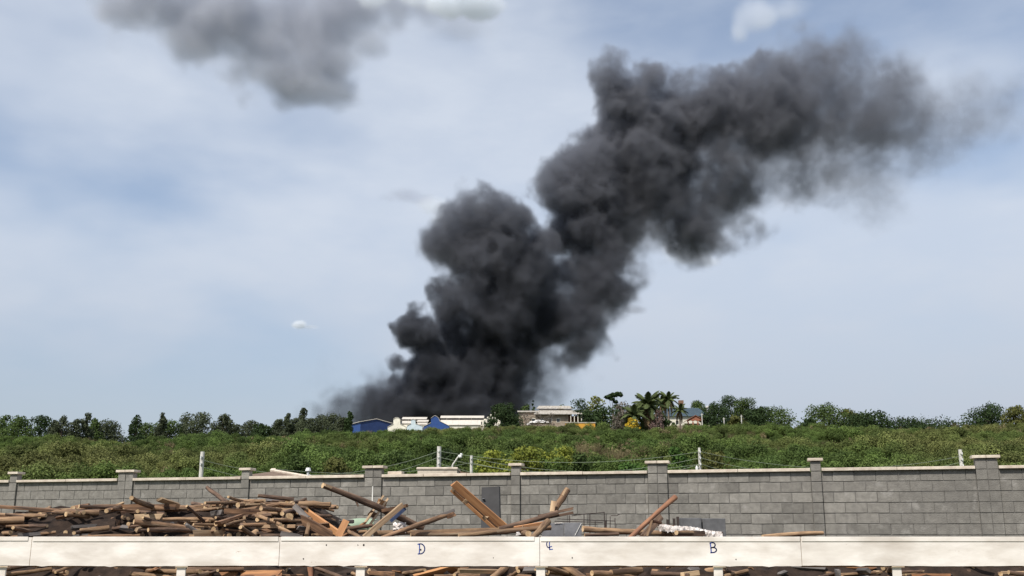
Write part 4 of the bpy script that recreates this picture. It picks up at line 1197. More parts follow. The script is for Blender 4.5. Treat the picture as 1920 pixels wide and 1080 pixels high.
# slate roofed house
Y = 280
hx0 = at(1238, Y); hb = tz(at(1280, Y), Y)
th = empty('slate_roofed_house', (hx0, Y, hb)); tag(th, 'white house with a broad slate blue roof behind the small palm', 'house')
xa, ze = hp(1238, 781); xb, _ = hp(1328, 781)
MB().box(xa + .4, xb - .4, 0, 9, -1, ze).build('wall', MT['white'], th)
_, zr = hp(1280, 765, 4.5)
m = MB(); v = [(xa - .3, -.6, ze + .02), (xb + .3, -.6, ze + .02), (xb + .3, 9.6, ze + .02), (xa - .3, 9.6, ze + .02), (xa + 2.2, 4.5, zr), (xb - 1.8, 4.5, zr)]
m.add(v, [(0, 1, 5, 4), (1, 2, 5), (2, 3, 4, 5), (3, 0, 4), (3, 2, 1, 0)]); m.build('roof', MT['teal'], th)
wall_windows(th, [xa + 2, xa + 4.6, xb - 1.6], 0.0, ze - 2.2, ze - 1.0, 1.0)
# arched porch
Y = 258; hx0 = at(1289, Y); hb = tz(at(1304, Y), Y)
ap = empty('arched_porch', (hx0, Y, hb)); tag(ap, 'terracotta gabled porch with three arches before the slate roofed house', 'porch')
w = at(1320, Y) - hx0; ze = P(1304, 789, Y).z - hb; zr = P(1304, 780, Y).z - hb
for k_ in range(4):
    x = w * (0.06 + 0.29 * k_); MB().box(x - .16, x + .16, 0, .3, -1, ze - .3).build('pillar', MT['terracotta'], ap)
m = MB(); n_ = 30; v = []; f = []
for i in range(n_ + 1):
    t = i / n_; x = w * t; ph = ((t - 0.06) / 0.29) % 1.0
    lo = ze - .32 + (0.0 if t < .06 or t > .93 else .42 * math.sin(math.pi * ph) ** .6)
    hi = ze + (zr - ze) * (1 - abs(2 * t - 1)) + .1
    v += [(x, -.04, lo), (x, -.04, hi), (x, .34, lo), (x, .34, hi)]
for i in range(n_):
    p = 4 * i; f += [(p, p + 4, p + 5, p + 1), (p + 1, p + 5, p + 7, p + 3), (p + 3, p + 7, p + 6, p + 2), (p + 2, p + 6, p + 4, p)]
m.add(v, f); m.build('arch_wall', MT['terracotta'], ap)
for s in (0, 1):
    x0_, x1_ = (-.4, w / 2) if s == 0 else (w + .4, w / 2)
    v = [(x0_, -.3, ze - .1), (x1_, -.3, zr + .12), (x1_, 5, zr + .12), (x0_, 5, ze - .1)]
    roofslab(ap, v if s == 0 else v[::-1], .12, MT['terracotta'])
MB().box(.1, w - .1, 4.6, 4.9, -1, ze - .2).build('back_wall', MT['white'], ap)
# brick tower
Y = 300; x = at(1278.5, Y); hb = tz(x, Y); zt_ = P(1278, 751, Y).z - hb; w = 9 * Y / 1950 / 2
bt_ = empty('brick_tower', (x, Y, hb)); tag(bt_, 'square brick water tower above the slate blue roof', 'tower')
MB().box(-w * .9, w * .9, -w * .9, w * .9, -1, zt_ - .9).build('shaft', MT['brick'], bt_)
MB().box(-w, w, -w, w, zt_ - .898, zt_).build('head', MT['brick'], bt_)
for k_ in (-1, 1): MB().box(k_ * w * .45 - .12, k_ * w * .45 + .12, -w * .9 - .03, -w * .9 + .02, zt_ - 1.6, zt_ - 1.1).build('opening', MT['clerestory'], bt_)
# white water tank
Y = 292; x = at(1330, Y); hb = tz(x, Y); zt_ = P(1330, 761, Y).z - hb
wt = empty('water_tank', (x, Y, hb)); tag(wt, 'small white tank on legs among the trees right of the slate roof', 'water tank')
MB().tube([(0, 0, zt_ - .55), (0, 0, zt_ - .1), (0, 0, zt_)], [.85, .85, .3], 14).build('tank', MT['canvas'], wt)
for sx in (-1, 1):
    for sy in (-1, 1): MB().box(sx * .5 - .08, sx * .5 + .08, sy * .5 - .08, sy * .5 + .08, -1, zt_ - .56).build('leg', MT['post'], wt)
# low tan wall
Y = 254; a, b = at(1252, Y), at(1331, Y); zb = tz((a + b) / 2, Y); zt_ = P(1290, 797.5, Y).z
m = MB().box(a, b, Y, Y + .25, zb - 1, zt_); tag(m.build('garden_wall', MT['beige'], bevel=.02), 'low tan garden wall before the arched porch', 'wall')
for px, yt, lab in ((1317, 775, 'left one of the three white posts on the right crest'), (1358, 783, 'middle one of the three white posts on the right crest'), (1391, 778, 'right one of the three white posts on the right crest')):
    Y = 246; x = at(px, Y); zb = tz(x, Y); h = P(px, yt, Y).z - zb
    o = MB().tube([(0, 0, -.5), (0, 0, h * .6), (0, 0, h)], [.14, .12, .10], 8).build('fence_post', MT['post'], loc=(x, Y, zb))
    MB().box(-.3, .3, -.03, .03, h - .35, h - .25).build('crossarm', MT['post'], o)
    tag(o, lab, 'post')

# ------------------------------------------------------------------ poles and wires behind the wall
def pole(px, ytop, Y, r, label, arms=()):
    x = P(px, ytop, Y).x; zt_ = P(px, ytop, Y).z
    root = empty('utility_pole', (x, Y, 0)); tag(root, label, 'utility pole')
    MB().tube([(0, 0, -.3), (0, 0, zt_ * .5), (0, 0, zt_)], [r * 1.3, r * 1.1, r], 10).build('shaft', MT['post'], root, smooth=False)
    for dz_ in arms:
        MB().box(-.05, .05, -.16, -r * .9, zt_ - dz_ - .03, zt_ - dz_ + .03).build('bracket', MT['post'], root)
        MB().tube([(0, -.2, zt_ - dz_ - .06), (0, -.2, zt_ - dz_ + .05)], .028, 8).build('insulator', MT['lampw'], root)
    return root, Vector((x, Y - .2, zt_))


_, PA = pole(823.5, 837, 52, .105, 'thick concrete utility pole behind the cream parapet', (.25, .55, .85))
_, PB = pole(884, 854, 56, .075, 'slim concrete pole right of the street lamp', (.15, .4))
_, PC = pole(1311, 839.5, 50, .062, 'leaning concrete utility pole by the right double pier', (.2, .5, .8))
o = PC and None
MB_ = MB(); c = P(1306.5, 877, 49.6)
MB_.tube([c + Vector((0, 0, -.12)), c, c + Vector((0, 0, .1))], [.06, .07, .03], 10)
o = MB_.build('meter_globe', MT['lampw'], smooth=True); tag(o, 'small white globe lamp at the right utility pole', 'lamp')
o2 = MB().tube([c + Vector((.02, .0, -.02)), P(1311, 877, 50)], .02, 5).build('bracket', MT['post'], o)
# street lamp
a0, a1, a2 = P(846, 905, 54), P(848.5, 872, 54), P(860, 855, 54)
sl = empty('street_lamp', (a0.x, 54, 0)); tag(sl, 'street lamp with slanted arm and round white head left of the slim pole', 'street lamp')
l0 = Vector((a0.x, 54, 0))
MB().tube([Vector((0, 0, -.3)), a0 - l0, a1 - l0], [.08, .06, .05], 8).build('pole', MT['post'], sl)
MB().tube([a1 - l0, a2 - l0], [.045, .035], 8).build('arm', MT['post'], sl)
h = P(862, 853.5, 54) - l0
MB().tube([h + Vector((-.08, 0, -.02)), h + Vector((-.02, 0, -.07)), h + Vector((.06, 0, -.05)), h + Vector((.1, 0, .05)), h + Vector((.04, 0, .1))], [.05, .10, .115, .08, .02], 10).build('lamp_head', MT['lampw'], sl, smooth=True)


def wire(a, b, sag, label):
    a, b = Vector(a), Vector(b); m = MB()
    m.tube([a.lerp(b, i / 20) - Vector((0, 0, sag * 4 * (i / 20) * (1 - i / 20))) for i in range(21)], .009, 4)
    return tag(m.build('overhead_wire', MT['wire']), label, 'wire', 'overhead wires behind the wall')


D = lambda z: Vector((0, 0, -z))
HML = ('highest', 'middle', 'lowest')
for dz_, sg, w_ in zip((.25, .55, .85), (.55, .75, 1.0), HML): wire(PA + D(dz_), PC + D(dz_ - .05), sg, w_ + ' wire between the thick utility pole and the right one')
wire(PB + D(.15), PC + D(.8), .55, 'upper wire from the slim pole to the right utility pole'); wire(PB + D(.4), PC + D(1.3), .5, 'lower wire from the slim pole to the right utility pole')
PE = P(1800, 848, 52); PW = P(380, 852, 46)
for dz_, sg, w_ in zip((.2, .5, .8), (.7, .85, 1.0), HML): wire(PC + D(dz_), PE + D(dz_), sg, w_ + ' wire leaving the right utility pole to the right')
for dz_, sg, w_ in zip((.25, .55), (.9, 1.0), ('upper', 'lower')): wire(PW + D(dz_), PA + D(dz_), sg, w_ + ' wire leaving the thick utility pole to the left')
wire(P(520, 880, 44), PB + D(.4), .35, 'low wire running left from the slim pole behind the wall')
_, _ = pole(1800, 843, 52.2, .09, 'concrete utility pole far beyond the right of the wall piers', (.2, .5, .8))
_, _ = pole(380, 847, 46.2, .09, 'concrete utility pole far beyond the left of the wall piers', (.25, .55))

# ------------------------------------------------------------------ neighbours just behind the wall
Y = 29.0
a, b = P(783, 876, Y), P(857, 876.5, Y)
cp = empty('cream_building', (a.x, Y, 0)); tag(cp, 'cream rendered parapet of a building just behind the wall', 'building')
w = b.x - a.x
MB().box(0, w, 0, 3, 0, a.z - .08).build('wall', MT['coping'], cp)
MB().box(-.03, w + .03, -.03, 3.03, a.z - .078, a.z).build('parapet_cap', MT['coping'], cp, bevel=.02)
c = P(880, 889, Y)
roofslab(cp, [(w + .05, .2, a.z - .15), (c.x - a.x, .2, c.z), (c.x - a.x, 3, c.z), (w + .05, 3, a.z - .15)], .05, MT['tile'], 'lean_to_roof')
Y = 27.0
a, b = P(400, 884, Y), P(612, 893, Y)
rf = empty('tiled_house', (a.x, Y, 0)); tag(rf, 'house with a low brown tiled roof showing above the wall at left', 'house')
w = b.x - a.x
MB().box(0.2, w - .4, .5, 6, 0, b.z - .2).build('wall', MT['beige'], rf)
zr = P(480, 882.5, Y + 3).z
m = MB(); m.add([(-.3, 0, b.z - .12), (w, 0, b.z - .12), (w, 6.4, b.z - .12), (-.3, 6.4, b.z - .12), (.9, 3.2, zr), (w - 2.2, 3.2, zr)], [(0, 1, 5, 4), (1, 2, 5), (2, 3, 4, 5), (3, 0, 4), (3, 2, 1, 0)])
m.build('roof', MT['tile'], rf)
MB().tube([(.9, 3.2, zr + .02), (w - 2.2, 3.2, zr + .02)], .06, 6).build('ridge_tile', MT['coping'], rf)
MB().tube([(w - 2.2, 3.2, zr + .02), (w, 0, b.z - .1)], .05, 6).build('ridge_tile', MT['coping'], rf)
c = P(577.5, 890, 25.5); t = P(577.5, 877, 25.5)
o = MB().tube([(0, 0, 0), (0, 0, t.z * .97), (0, 0, t.z * .975), (0, 0, t.z)], [.03, .03, .075, .05], 8).build('vent_pipe', MT['lampw'], loc=(c.x, 25.5, 0))
MB().tube([(0, 0, t.z - .16), (.1, -.02, t.z - .2), (.1, -.02, 0)], .015, 6).build('side_pipe', MT['post'], o)
tag(o, 'small white capped vent pipe rising above the wall at left', 'pipe')
ua, za = wall_uz(726, 889); ub, _ = wall_uz(752, 889)
m = MB().box(ua, ub, 0.02, .2, ROW0 + COP + .006, ROW0 + COP + .07); o = m.build('loose_slab', MT['coping'], bevel=.006)
o.location = (worg.x, worg.y, 0); o.rotation_euler = (0, 0, wang)
tag(o, 'short loose cream slab lying on the coping right of the left double pier', 'slab')

# ------------------------------------------------------------------ smoke and clouds: real volumes on a density grid
def bspline(n, cell, off):
    """interpolation matrix n x m for samples every 1 unit on a lattice of the given cell size"""
    t = np.arange(n) / cell + off; i = np.floor(t).astype(int); f = t - i
    m = int(i.max()) + 4; W = np.zeros((n, m), np.float32); r = np.arange(n)
    W[r, i] = (1 - f) ** 3 / 6; W[r, i + 1] = (3 * f ** 3 - 6 * f ** 2 + 4) / 6
    W[r, i + 2] = (-3 * f ** 3 + 3 * f ** 2 + 3 * f + 1) / 6; W[r, i + 3] = f ** 3 / 6
    return W


def gnoise(shape, cell, seed):
    """smooth random field about -1..1 on a grid (x, y, z)"""
    cell = cell if isinstance(cell, (tuple, list)) else (cell,) * 3
    g = np.random.default_rng(seed)
    Ws = [bspline(n, c, g.random()) for n, c in zip(shape, cell)]
    a = g.uniform(-1, 1, [w.shape[1] for w in Ws]).astype(np.float32)
    a = np.tensordot(Ws[0], a, (1, 0))                              # x, m, m
    a = np.matmul(Ws[1][None], a)                                   # x, y, m
    a = np.matmul(a, Ws[2].T)                                       # x, y, z
    return a * 2.1


def sstep(a, b, x):
    t = np.clip((x - a) / (b - a), 0, 1)
    return t * t * (3 - 2 * t)


def volume_object(name, dens, lo, vox, mat):
    """the grid of densities becomes one volume object whose voxels stand at lo + i * vox"""
    nx_, ny_, nz_ = dens.shape
    n = dens.size
    me = bpy.data.meshes.new(name)
    me.vertices.add(n)
    ii = np.empty((nz_, ny_, nx_, 3), np.float32)
    vox = vox if isinstance(vox, (tuple, list)) else (vox,) * 3
    ii[..., 0] = (np.arange(nx_) * vox[0])[None, None, :]; ii[..., 1] = (np.arange(ny_) * vox[1])[None, :, None]; ii[..., 2] = (np.arange(nz_) * vox[2])[:, None, None]
    me.vertices.foreach_set('co', ii.ravel())
    a = me.attributes.new('den', 'FLOAT', 'POINT')
    a.data.foreach_set('value', np.ascontiguousarray(dens.transpose(2, 1, 0)).astype(np.float32).ravel())
    src = bpy.data.objects.new(name + '_grid', me)                  # holds the numbers only, not in the scene
    vd = bpy.data.volumes.new(name); vd.materials.append(mat)
    o = link(bpy.data.objects.new(name, vd)); o.location = lo
    ng = bpy.data.node_groups.new(name + '_nodes', 'GeometryNodeTree')
    ng.interface.new_socket('Geometry', in_out='INPUT', socket_type='NodeSocketGeometry')
    ng.interface.new_socket('Geometry', in_out='OUTPUT', socket_type='NodeSocketGeometry')
    N, L = ng.nodes, ng.links
    gi, go = N.new('NodeGroupInput'), N.new('NodeGroupOutput')
    vc = N.new('GeometryNodeVolumeCube')
    vc.inputs['Min'].default_value = (0, 0, 0); vc.inputs['Max'].default_value = ((nx_ - 1) * vox[0], (ny_ - 1) * vox[1], (nz_ - 1) * vox[2])
    vc.inputs['Resolution X'].default_value, vc.inputs['Resolution Y'].default_value, vc.inputs['Resolution Z'].default_value = nx_, ny_, nz_
    ps = N.new('GeometryNodeInputPosition'); sp_ = N.new('ShaderNodeSeparateXYZ'); L.new(ps.outputs[0], sp_.inputs[0])
    def mth(op, a_, b_):
        q = N.new('ShaderNodeMath'); q.operation = op
        for k_, v in ((0, a_), (1, b_)):
            if isinstance(v, (int, float)): q.inputs[k_].default_value = v
            elif v is not None: L.new(v, q.inputs[k_])
        return q.outputs[0]
    ix = [mth('ROUND', mth('MULTIPLY', sp_.outputs[k_], 1.0 / vox[k_]), None) for k_ in range(3)]
    idx = mth('ADD', ix[0], mth('MULTIPLY', mth('ADD', ix[1], mth('MULTIPLY', ix[2], ny_)), nx_))
    si = N.new('GeometryNodeSampleIndex'); si.data_type = 'FLOAT'; si.domain = 'POINT'; si.clamp = True
    na = N.new('GeometryNodeInputNamedAttribute'); na.data_type = 'FLOAT'; na.inputs[0].default_value = 'den'
    inf = N.new('GeometryNodeObjectInfo'); inf.inputs['Object'].default_value = src
    L.new(inf.outputs['Geometry'], si.inputs['Geometry']); L.new(na.outputs[0], si.inputs['Value']); L.new(idx, si.inputs['Index'])
    L.new(si.outputs[0], vc.inputs['Density'])
    sm = N.new('GeometryNodeSetMaterial'); sm.inputs['Material'].default_value = mat
    L.new(vc.outputs[0], sm.inputs[0]); L.new(sm.outputs[0], go.inputs[0])
    md = o.modifiers.new('density grid', 'NODES'); md.node_group = ng
    return o


def volmat(name, col, dens, aniso=0.0, fine=0.0, aged=None):
    m = bpy.data.materials.new(name); m.use_nodes = True
    N, L = m.node_tree.nodes, m.node_tree.links
    N.remove(N['Principled BSDF'])
    p = N.new('ShaderNodeVolumePrincipled')
    p.inputs['Color'].default_value = (*col, 1); p.inputs['Density'].default_value = dens
    p.inputs['Anisotropy'].default_value = aniso
    p.inputs['Density Attribute'].default_value = 'density'
    if aged:                                            # fresh soot low in the plume is blacker than old smoke high up
        t2 = N.new('ShaderNodeTexCoord'); s2 = N.new('ShaderNodeSeparateXYZ'); L.new(t2.outputs['Object'], s2.inputs[0])
        r2 = N.new('ShaderNodeMapRange'); r2.inputs[1].default_value, r2.inputs[2].default_value = aged[1], aged[2]; L.new(s2.outputs[2], r2.inputs[0])
        x2 = N.new('ShaderNodeMix'); x2.data_type = 'RGBA'; x2.inputs[6].default_value = (*col, 1); x2.inputs[7].default_value = (*aged[0], 1)
        L.new(r2.outputs[0], x2.inputs[0]); L.new(x2.outputs[2], p.inputs['Color'])
    if fine:                                            # wisps finer than the grid
        tcn = N.new('ShaderNodeTexCoord'); nz = N.new('ShaderNodeTexNoise')
        nz.inputs['Scale'].default_value = fine; nz.inputs['Detail'].default_value = 2.5; nz.inputs['Roughness'].default_value = 0.6
        L.new(tcn.outputs['Object'], nz.inputs['Vector'])
        mr = N.new('ShaderNodeMapRange'); mr.inputs[1].default_value, mr.inputs[2].default_value = 0.36, 0.62
        mr.inputs[3].default_value, mr.inputs[4].default_value = dens * 0.55, dens * 1.5
        L.new(nz.outputs[0], mr.inputs[0]); L.new(mr.outputs[0], p.inputs['Density'])
    L.new(p.outputs[0], N['Material Output'].inputs['Volume'])
    return m


# ---- the plume
YS, VOX = 325.0, (0.56, 1.0, 0.56)
lo = Vector((P(545, 800, YS).x, YS - 30, tz(0, YS) - 1.0)); hi = Vector((P(2010, 500, YS).x + 4, YS + 30, P(960, 20, YS).z))
nx_, ny_, nz_ = [int((hi[i] - lo[i]) / VOX[i]) + 1 for i in range(3)]
shp = (nx_, ny_, nz_)


def sn(cell, seed):
    """noise on the plume's grid, lump size in metres"""
    cell = cell if isinstance(cell, (tuple, list)) else (cell,) * 3
    return gnoise(shp, [max(1.0, c / v) for c, v in zip(cell, VOX)], seed)


w1 = [sn(16, 100 + i) * 3.6 + sn(7.2, 110 + i) * 2.8 + sn(3.6, 120 + i) * 1.5 for i in range(3)]
PXs = (lo.x + np.arange(nx_) * VOX[0]).astype(np.float32)[:, None, None] + w1[0]
PYs = (lo.y + np.arange(ny_) * VOX[1]).astype(np.float32)[None, :, None] + w1[1]
PZs = (lo.z + np.arange(nz_) * VOX[2]).astype(np.float32)[None, None, :] + w1[2]
del w1
# lumps (rounded outwards) in metres
bil = 2.6 * (0.55 - 2.0 * np.abs(sn(8.6, 201)))
bil += 1.7 * (0.55 - 2.0 * np.abs(sn(4.6, 202)))
bil += 1.1 * (0.55 - 2.0 * np.abs(sn(2.4, 203)))
bil += 0.7 * (0.55 - 2.0 * np.abs(sn(1.3, 204)))
fb = 5.5 * sn(10, 301) + 3.4 * sn(4.7, 302) + 2.2 * sn(2.3, 303) + 1.4 * sn(1.3, 304)
fbs = 5 * sn((6.5, 6.5, 19), 311) + 3.4 * sn((2.9, 3.6, 8.6), 312) + 1.8 * sn((1.7, 2.2, 3.6), 313)
mot = sn(6.5, 401) + 0.6 * sn(2.9, 402)
DENS = np.zeros(shp, np.float32)
# (px, py, radius px, depth offset m, density, kind)  kind 0 billowy, 1 ragged, 2 thin streaks
BL = [
    # foot
    (775, 770, 62, 0, .42, 0), (840, 765, 70, 2, .45, 0), (900, 745, 66, 4, .40, 1), (845, 710, 66, 0, .42, 0), (715, 775, 40, -2, .12, 1), (800, 715, 48, -6, .38, 0),
    (746, 690, 27, -12, .60, 0), (742, 716, 20, -11, .5, 0), (781, 640, 35, -12, .60, 0), (812, 668, 30, -6, .45, 0), (775, 660, 20, -10, .45, 0), (700, 730, 44, 0, .05, 1),
    (840, 578, 38, -12, .60, 0), (868, 600, 40, -5, .40, 0), (838, 612, 26, -6, .35, 1), (868, 570, 30, -8, .45, 0), (890, 640, 62, 0, .42, 0), (930, 690, 60, 4, .30, 1), (925, 655, 62, 4, .40, 0),
    # lower big mass
    (930, 590, 84, 0, .42, 0), (945, 530, 84, 0, .42, 0), (900, 490, 62, -6, .40, 0), (880, 432, 46, -8, .28, 0), (915, 425, 46, -10, .32, 0), (950, 455, 54, -8, .40, 0), (845, 460, 40, -3, .13, 1), (993, 472, 30, -6, .36, 0), (1000, 530, 52, 0, .40, 0), (840, 520, 26, -3, .07, 1),
    (1005, 590, 56, 4, .32, 0), (1045, 560, 46, 4, .18, 1), (1055, 610, 50, 6, .17, 1), (1000, 640, 42, 4, .12, 1), (1095, 575, 46, 6, .15, 1), (1100, 525, 44, 5, .20, 1), (1060, 515, 40, 3, .22, 1), (1075, 640, 40, 6, .05, 1),
    # neck
    (1098, 485, 42, 4, .17, 1), (1125, 455, 44, 4, .24, 1), (1140, 495, 36, 8, .09, 1), (1105, 440, 34, 4, .22, 1),
    # upper mass
    (1095, 385, 72, 4, .40, 0), (1060, 350, 60, 0, .38, 0), (1110, 320, 72, 2, .40, 0), (1040, 365, 46, -4, .26, 0), (1160, 300, 74, 6, .40, 0), (1130, 410, 56, 6, .30, 0), (1150, 240, 66, 4, .38, 0), (1180, 190, 62, 2, .38, 0), (1150, 170, 48, -2, .28, 0),
    (1150, 140, 34, -6, .16, 0), (1215, 155, 42, -4, .28, 0), (1250, 200, 70, 4, .40, 0), (1235, 250, 66, 8, .30, 0), (1315, 190, 62, 4, .38, 0), (1278, 158, 46, 0, .22, 0), (1325, 140, 34, 0, .18, 0), (1365, 190, 52, 8, .30, 0), (1350, 145, 32, 2, .26, 0),
    (1220, 345, 82, 10, .12, 1), (1305, 300, 84, 12, .11, 1), (1290, 375, 84, 12, .10, 1), (1235, 415, 70, 8, .11, 1), (1345, 335, 80, 14, .080, 1), (1385, 290, 74, 14, .070, 1), (1310, 420, 60, 12, .13, 1), (1390, 370, 56, 14, .045, 1), (1190, 440, 56, 8, .10, 1),
    (1200, 250, 80, 4, .38, 0), (1130, 360, 76, 6, .38, 0), (1285, 215, 66, 8, .32, 0), (1340, 235, 60, 10, .14, 1), (1260, 300, 74, 12, .16, 1), (1170, 390, 60, 8, .22, 1),
    (970, 500, 70, -4, .42, 0), (1040, 590, 50, 2, .20, 1), (1080, 560, 50, 4, .20, 1), (890, 700, 70, 2, .40, 0), (940, 640, 70, 2, .38, 0), (820, 740, 70, 0, .42, 0), (880, 760, 74, 2, .42, 0), (930, 760, 56, 4, .20, 1),
    (1112, 500, 54, 4, .14, 1), (1118, 556, 50, 5, .11, 1), (1080, 605, 52, 5, .11, 1), (1135, 462, 50, 4, .15, 1), (1040, 530, 48, 2, .17, 1), (960, 560, 80, 0, .40, 0), (1150, 520, 36, 6, .08, 1), (870, 470, 56, -4, .30, 0), (900, 540, 66, -4, .40, 0),
    (1330, 300, 84, 10, .17, 1), (1285, 268, 80, 8, .22, 1), (1380, 255, 74, 10, .15, 1), (1350, 385, 64, 12, .08, 1), (1250, 340, 70, 10, .14, 1),
    # drifting on to the right
    (1430, 195, 88, 8, .22, 0), (1440, 140, 56, 4, .16, 0), (1460, 300, 84, 12, .05, 1), (1505, 180, 100, 10, .13, 1), (1545, 280, 92, 12, .04, 1), (1595, 190, 104, 10, .085, 1), (1640, 290, 94, 12, .025, 1), (1690, 180, 104, 12, .05, 1), (1780, 200, 104, 12, .028, 1),
    (1860, 180, 96, 12, .014, 1), (1500, 110, 60, 8, .07, 1), (1600, 110, 66, 8, .04, 1),
    # veils
    (985, 705, 60, 6, .040, 2), (1030, 690, 56, 8, .026, 2), (960, 760, 60, 6, .030, 2), (1020, 740, 50, 8, .014, 2), (1075, 660, 40, 8, .020, 2), (630, 770, 46, 0, .075, 1), (672, 760, 48, 0, .10, 1), (596, 776, 36, 0, .05, 1), (700, 700, 34, 0, .022, 1), (720, 755, 52, 4, .10, 1), (610, 720, 50, 0, .006, 1)]
for (px, py, rp, dY, dn, kd) in BL:
    c = P(px, py, YS); r = rp * YS / 1950 * (1.12 if kd == 0 else 1.12) + (1.6 if rp > 40 else 0.5)
    rm = r + 13
    sl_ = []
    for k_, (cc, l0_, n_) in enumerate(((c.x, lo.x, nx_), (YS + dY, lo.y, ny_), (c.z, lo.z, nz_))):
        a = max(0, int((cc - rm - l0_) / VOX[k_])); b = min(n_, int((cc + rm - l0_) / VOX[k_]) + 2); sl_.append(slice(a, b))
    sl_ = tuple(sl_)
    if any(s_.stop <= s_.start for s_ in sl_): continue
    sc_ = min(1.0, 0.25 + r / 13)
    wx = 1.0 if rp > 40 else 0.55                                # small puffs keep their place
    gx = lo.x + np.arange(sl_[0].start, sl_[0].stop)[:, None, None] * VOX[0]; gy = lo.y + np.arange(sl_[1].start, sl_[1].stop)[None, :, None] * VOX[1]; gz = lo.z + np.arange(sl_[2].start, sl_[2].stop)[None, None, :] * VOX[2]
    ex = gx + (PXs[sl_] - gx) * wx - c.x; ey = gy + (PYs[sl_] - gy) * wx - (YS + dY); ez = gz + (PZs[sl_] - gz) * wx - c.z
    q = r - np.sqrt(ex * ex + ey * ey + ez * ez)
    m_ = np.clip(0.9 + 0.35 * mot[sl_], 0.4, 1.4)
    if kd == 0:
        val = dn * sstep(-0.2, (1.3 if rp > 40 else 0.4) + 0.19 * r, q + bil[sl_] * sc_) * m_
    elif kd == 1:
        val = dn * sstep(-0.5, 2.2 + 0.45 * r, q + (fb[sl_] + 0.4 * bil[sl_]) * sc_) * 1.2 * m_
    else:
        val = dn * sstep(0.0, 3.0 + 0.6 * r, q + fbs[sl_] * sc_) * 1.3
    DENS[sl_] = np.maximum(DENS[sl_], val) if kd == 0 else DENS[sl_] + val * np.clip(1 - DENS[sl_] * 2.5, 0, 1)
DENS[:2] = 0; DENS[-2:] = 0; DENS[:, :2] = 0; DENS[:, -2:] = 0; DENS[:, :, :1] = 0; DENS[:, :, -2:] = 0
smk = volume_object('smoke_plume', DENS, lo, VOX, volmat('black_smoke', (0.22, 0.23, 0.26), 1.0, 0.40, 0.30, ((0.38, 0.39, 0.43), 35.0, 110.0)))
tag(smk, 'huge billowing black smoke plume rising behind the sheds and drifting right', 'smoke', kind='stuff')
del PXs, PYs, PZs, bil, fb, fbs, mot


# ---- clouds
def cloud(name, label, Yc, vox, blobs, depth, dens, col, g=0.0, seed=0, amp=0.55, soft=0.7, up=0.5):
    """blobs (px, py, rx px, ry px, strength)"""
    x0 = min(b[0] - b[2] for b in blobs) - 40; x1 = max(b[0] + b[2] for b in blobs) + 40
    y0 = min(b[1] - b[3] for b in blobs) - 30; y1 = max(b[1] + b[3] for b in blobs) + 30
    l_ = Vector((min(P(x0, y0, Yc).x, P(x0, y1, Yc).x), Yc - depth, P(960, y1, Yc).z)); h_ = Vector((max(P(x1, y0, Yc).x, P(x1, y1, Yc).x), Yc + depth, P(960, y0, Yc).z))
    n = [int((h_[i] - l_[i]) / vox) + 1 for i in range(3)]
    X = (l_.x + np.arange(n[0]) * vox)[:, None, None]; Yg = (l_.y + np.arange(n[1]) * vox)[None, :, None]; Z = (l_.z + np.arange(n[2]) * vox)[None, None, :]
    nz_ = 0.55 * gnoise(n, 12, seed + 1) + 0.33 * gnoise(n, 6, seed + 2) + 0.2 * gnoise(n, 3, seed + 3) + 0.1 * gnoise(n, 1.7, seed + 4)
    D_ = np.zeros(n, np.float32)
    for px, py, rx, ry, st in blobs:
        c = P(px, py, Yc); k_ = Yc / 1900
        q = 1 - np.sqrt(((X - c.x) / (rx * k_)) ** 2 + ((Yg - Yc) / (depth * 0.85)) ** 2 + ((Z - c.z) / (ry * k_)) ** 2)
        D_ = np.maximum(D_, st * sstep(0.0, soft, q + amp * nz_ - 0.05))
    D_[:1] = 0; D_[-1:] = 0; D_[:, :1] = 0; D_[:, -1:] = 0; D_[:, :, :1] = 0; D_[:, :, -1:] = 0
    o = volume_object(name, D_, l_, vox, volmat(name + '_vapour', col, dens, g))
    return tag(o, label, 'cloud')


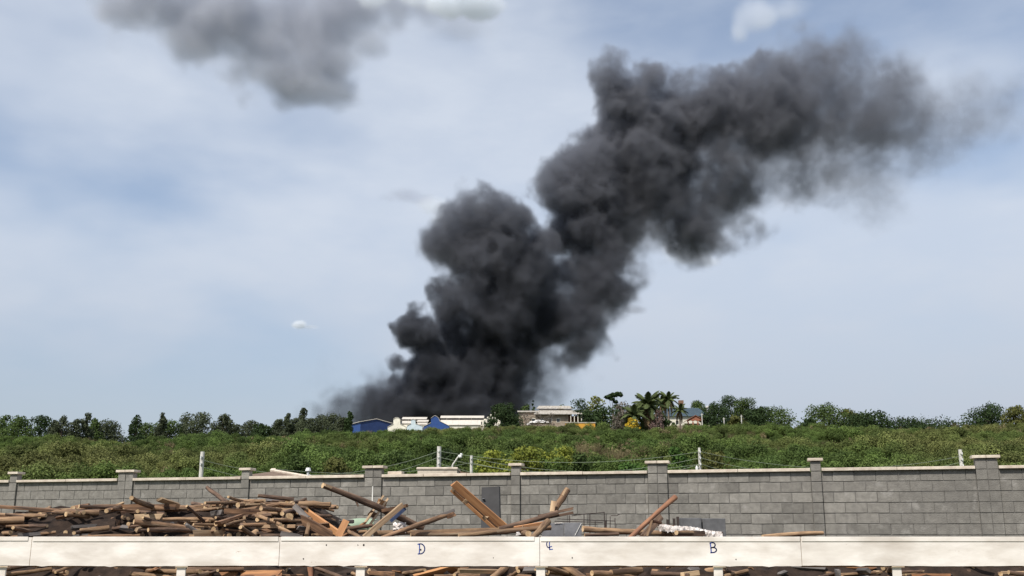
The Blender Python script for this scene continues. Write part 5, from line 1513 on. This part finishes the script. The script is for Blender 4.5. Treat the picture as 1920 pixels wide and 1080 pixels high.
cloud('grey_cloud', 'large dark grey cloud hanging in the upper left sky', 1500, 4.2,
      [(560, 40, 190, 130, 1), (650, 10, 190, 105, 1), (430, 40, 200, 130, 1), (330, 0, 220, 110, 1), (500, 90, 130, 90, 1), (600, 115, 110, 80, .9), (745, 10, 130, 75, .8), (530, 140, 120, 66, .9), (860, 50, 120, 30, .22), (580, 170, 100, 34, .7), (480, 130, 120, 70, .9), (690, 80, 60, 40, .5)],
      75, 0.045, (0.645, 0.665, 0.715), g=0.3, seed=40, amp=.75, soft=.8)
cloud('white_cloud', 'bright white cloud edge at the top right of the grey cloud', 1300, 3.6, [(835, 2, 100, 46, 1), (900, 12, 58, 42, 1), (770, -4, 70, 34, .8), (715, -12, 60, 30, .6)], 45, 0.06, (0.93, 0.96, 1.0), g=0.0, seed=50, soft=.45, amp=.6)
cloud('small_white_cloud', 'tiny bright white cloud low in the sky at the left', 1900, 3.0, [(561, 608, 19, 11, 1), (585, 613, 34, 5, .3)], 22, 0.15, (0.93, 0.96, 1.0), seed=60)
cloud('puffy_cloud', 'white and grey cloud under the right part of the smoke', 1900, 4.0, [(1290, 478, 62, 24, .8), (1265, 465, 36, 20, 1), (1330, 492, 40, 10, .5)], 50, 0.05, (0.84, 0.87, 0.93), seed=70)
cloud('peeking_cloud', 'white cloud peeking out above the lower smoke mass', 1900, 4.0, [(900, 398, 44, 24, 1), (830, 420, 40, 34, .25), (810, 385, 36, 22, .2)], 40, 0.08, (0.93, 0.96, 1.0), seed=80)
cloud('wispy_cloud', 'faint grey wisp left of the lower smoke mass', 1900, 4.0, [(760, 365, 52, 18, .8), (790, 372, 40, 12, .7), (730, 372, 26, 8, .5)], 30, 0.025, (0.66, 0.68, 0.76), g=.4, seed=90)
cloud('dark_wisp_cloud', 'faint dark wisp right of the lower smoke mass', 1900, 4.0, [(1188, 580, 34, 9, 1)], 24, 0.03, (0.55, 0.56, 0.60), g=.4, seed=95)
cloud('edge_cloud', 'white cloud high above the smoke at the right border', 1800, 5.0, [(1385, 60, 26, 34, .8), (1420, 30, 60, 40, .8), (1480, 20, 70, 34, .6)], 50, 0.02, (0.9, 0.93, 0.98), seed=99)
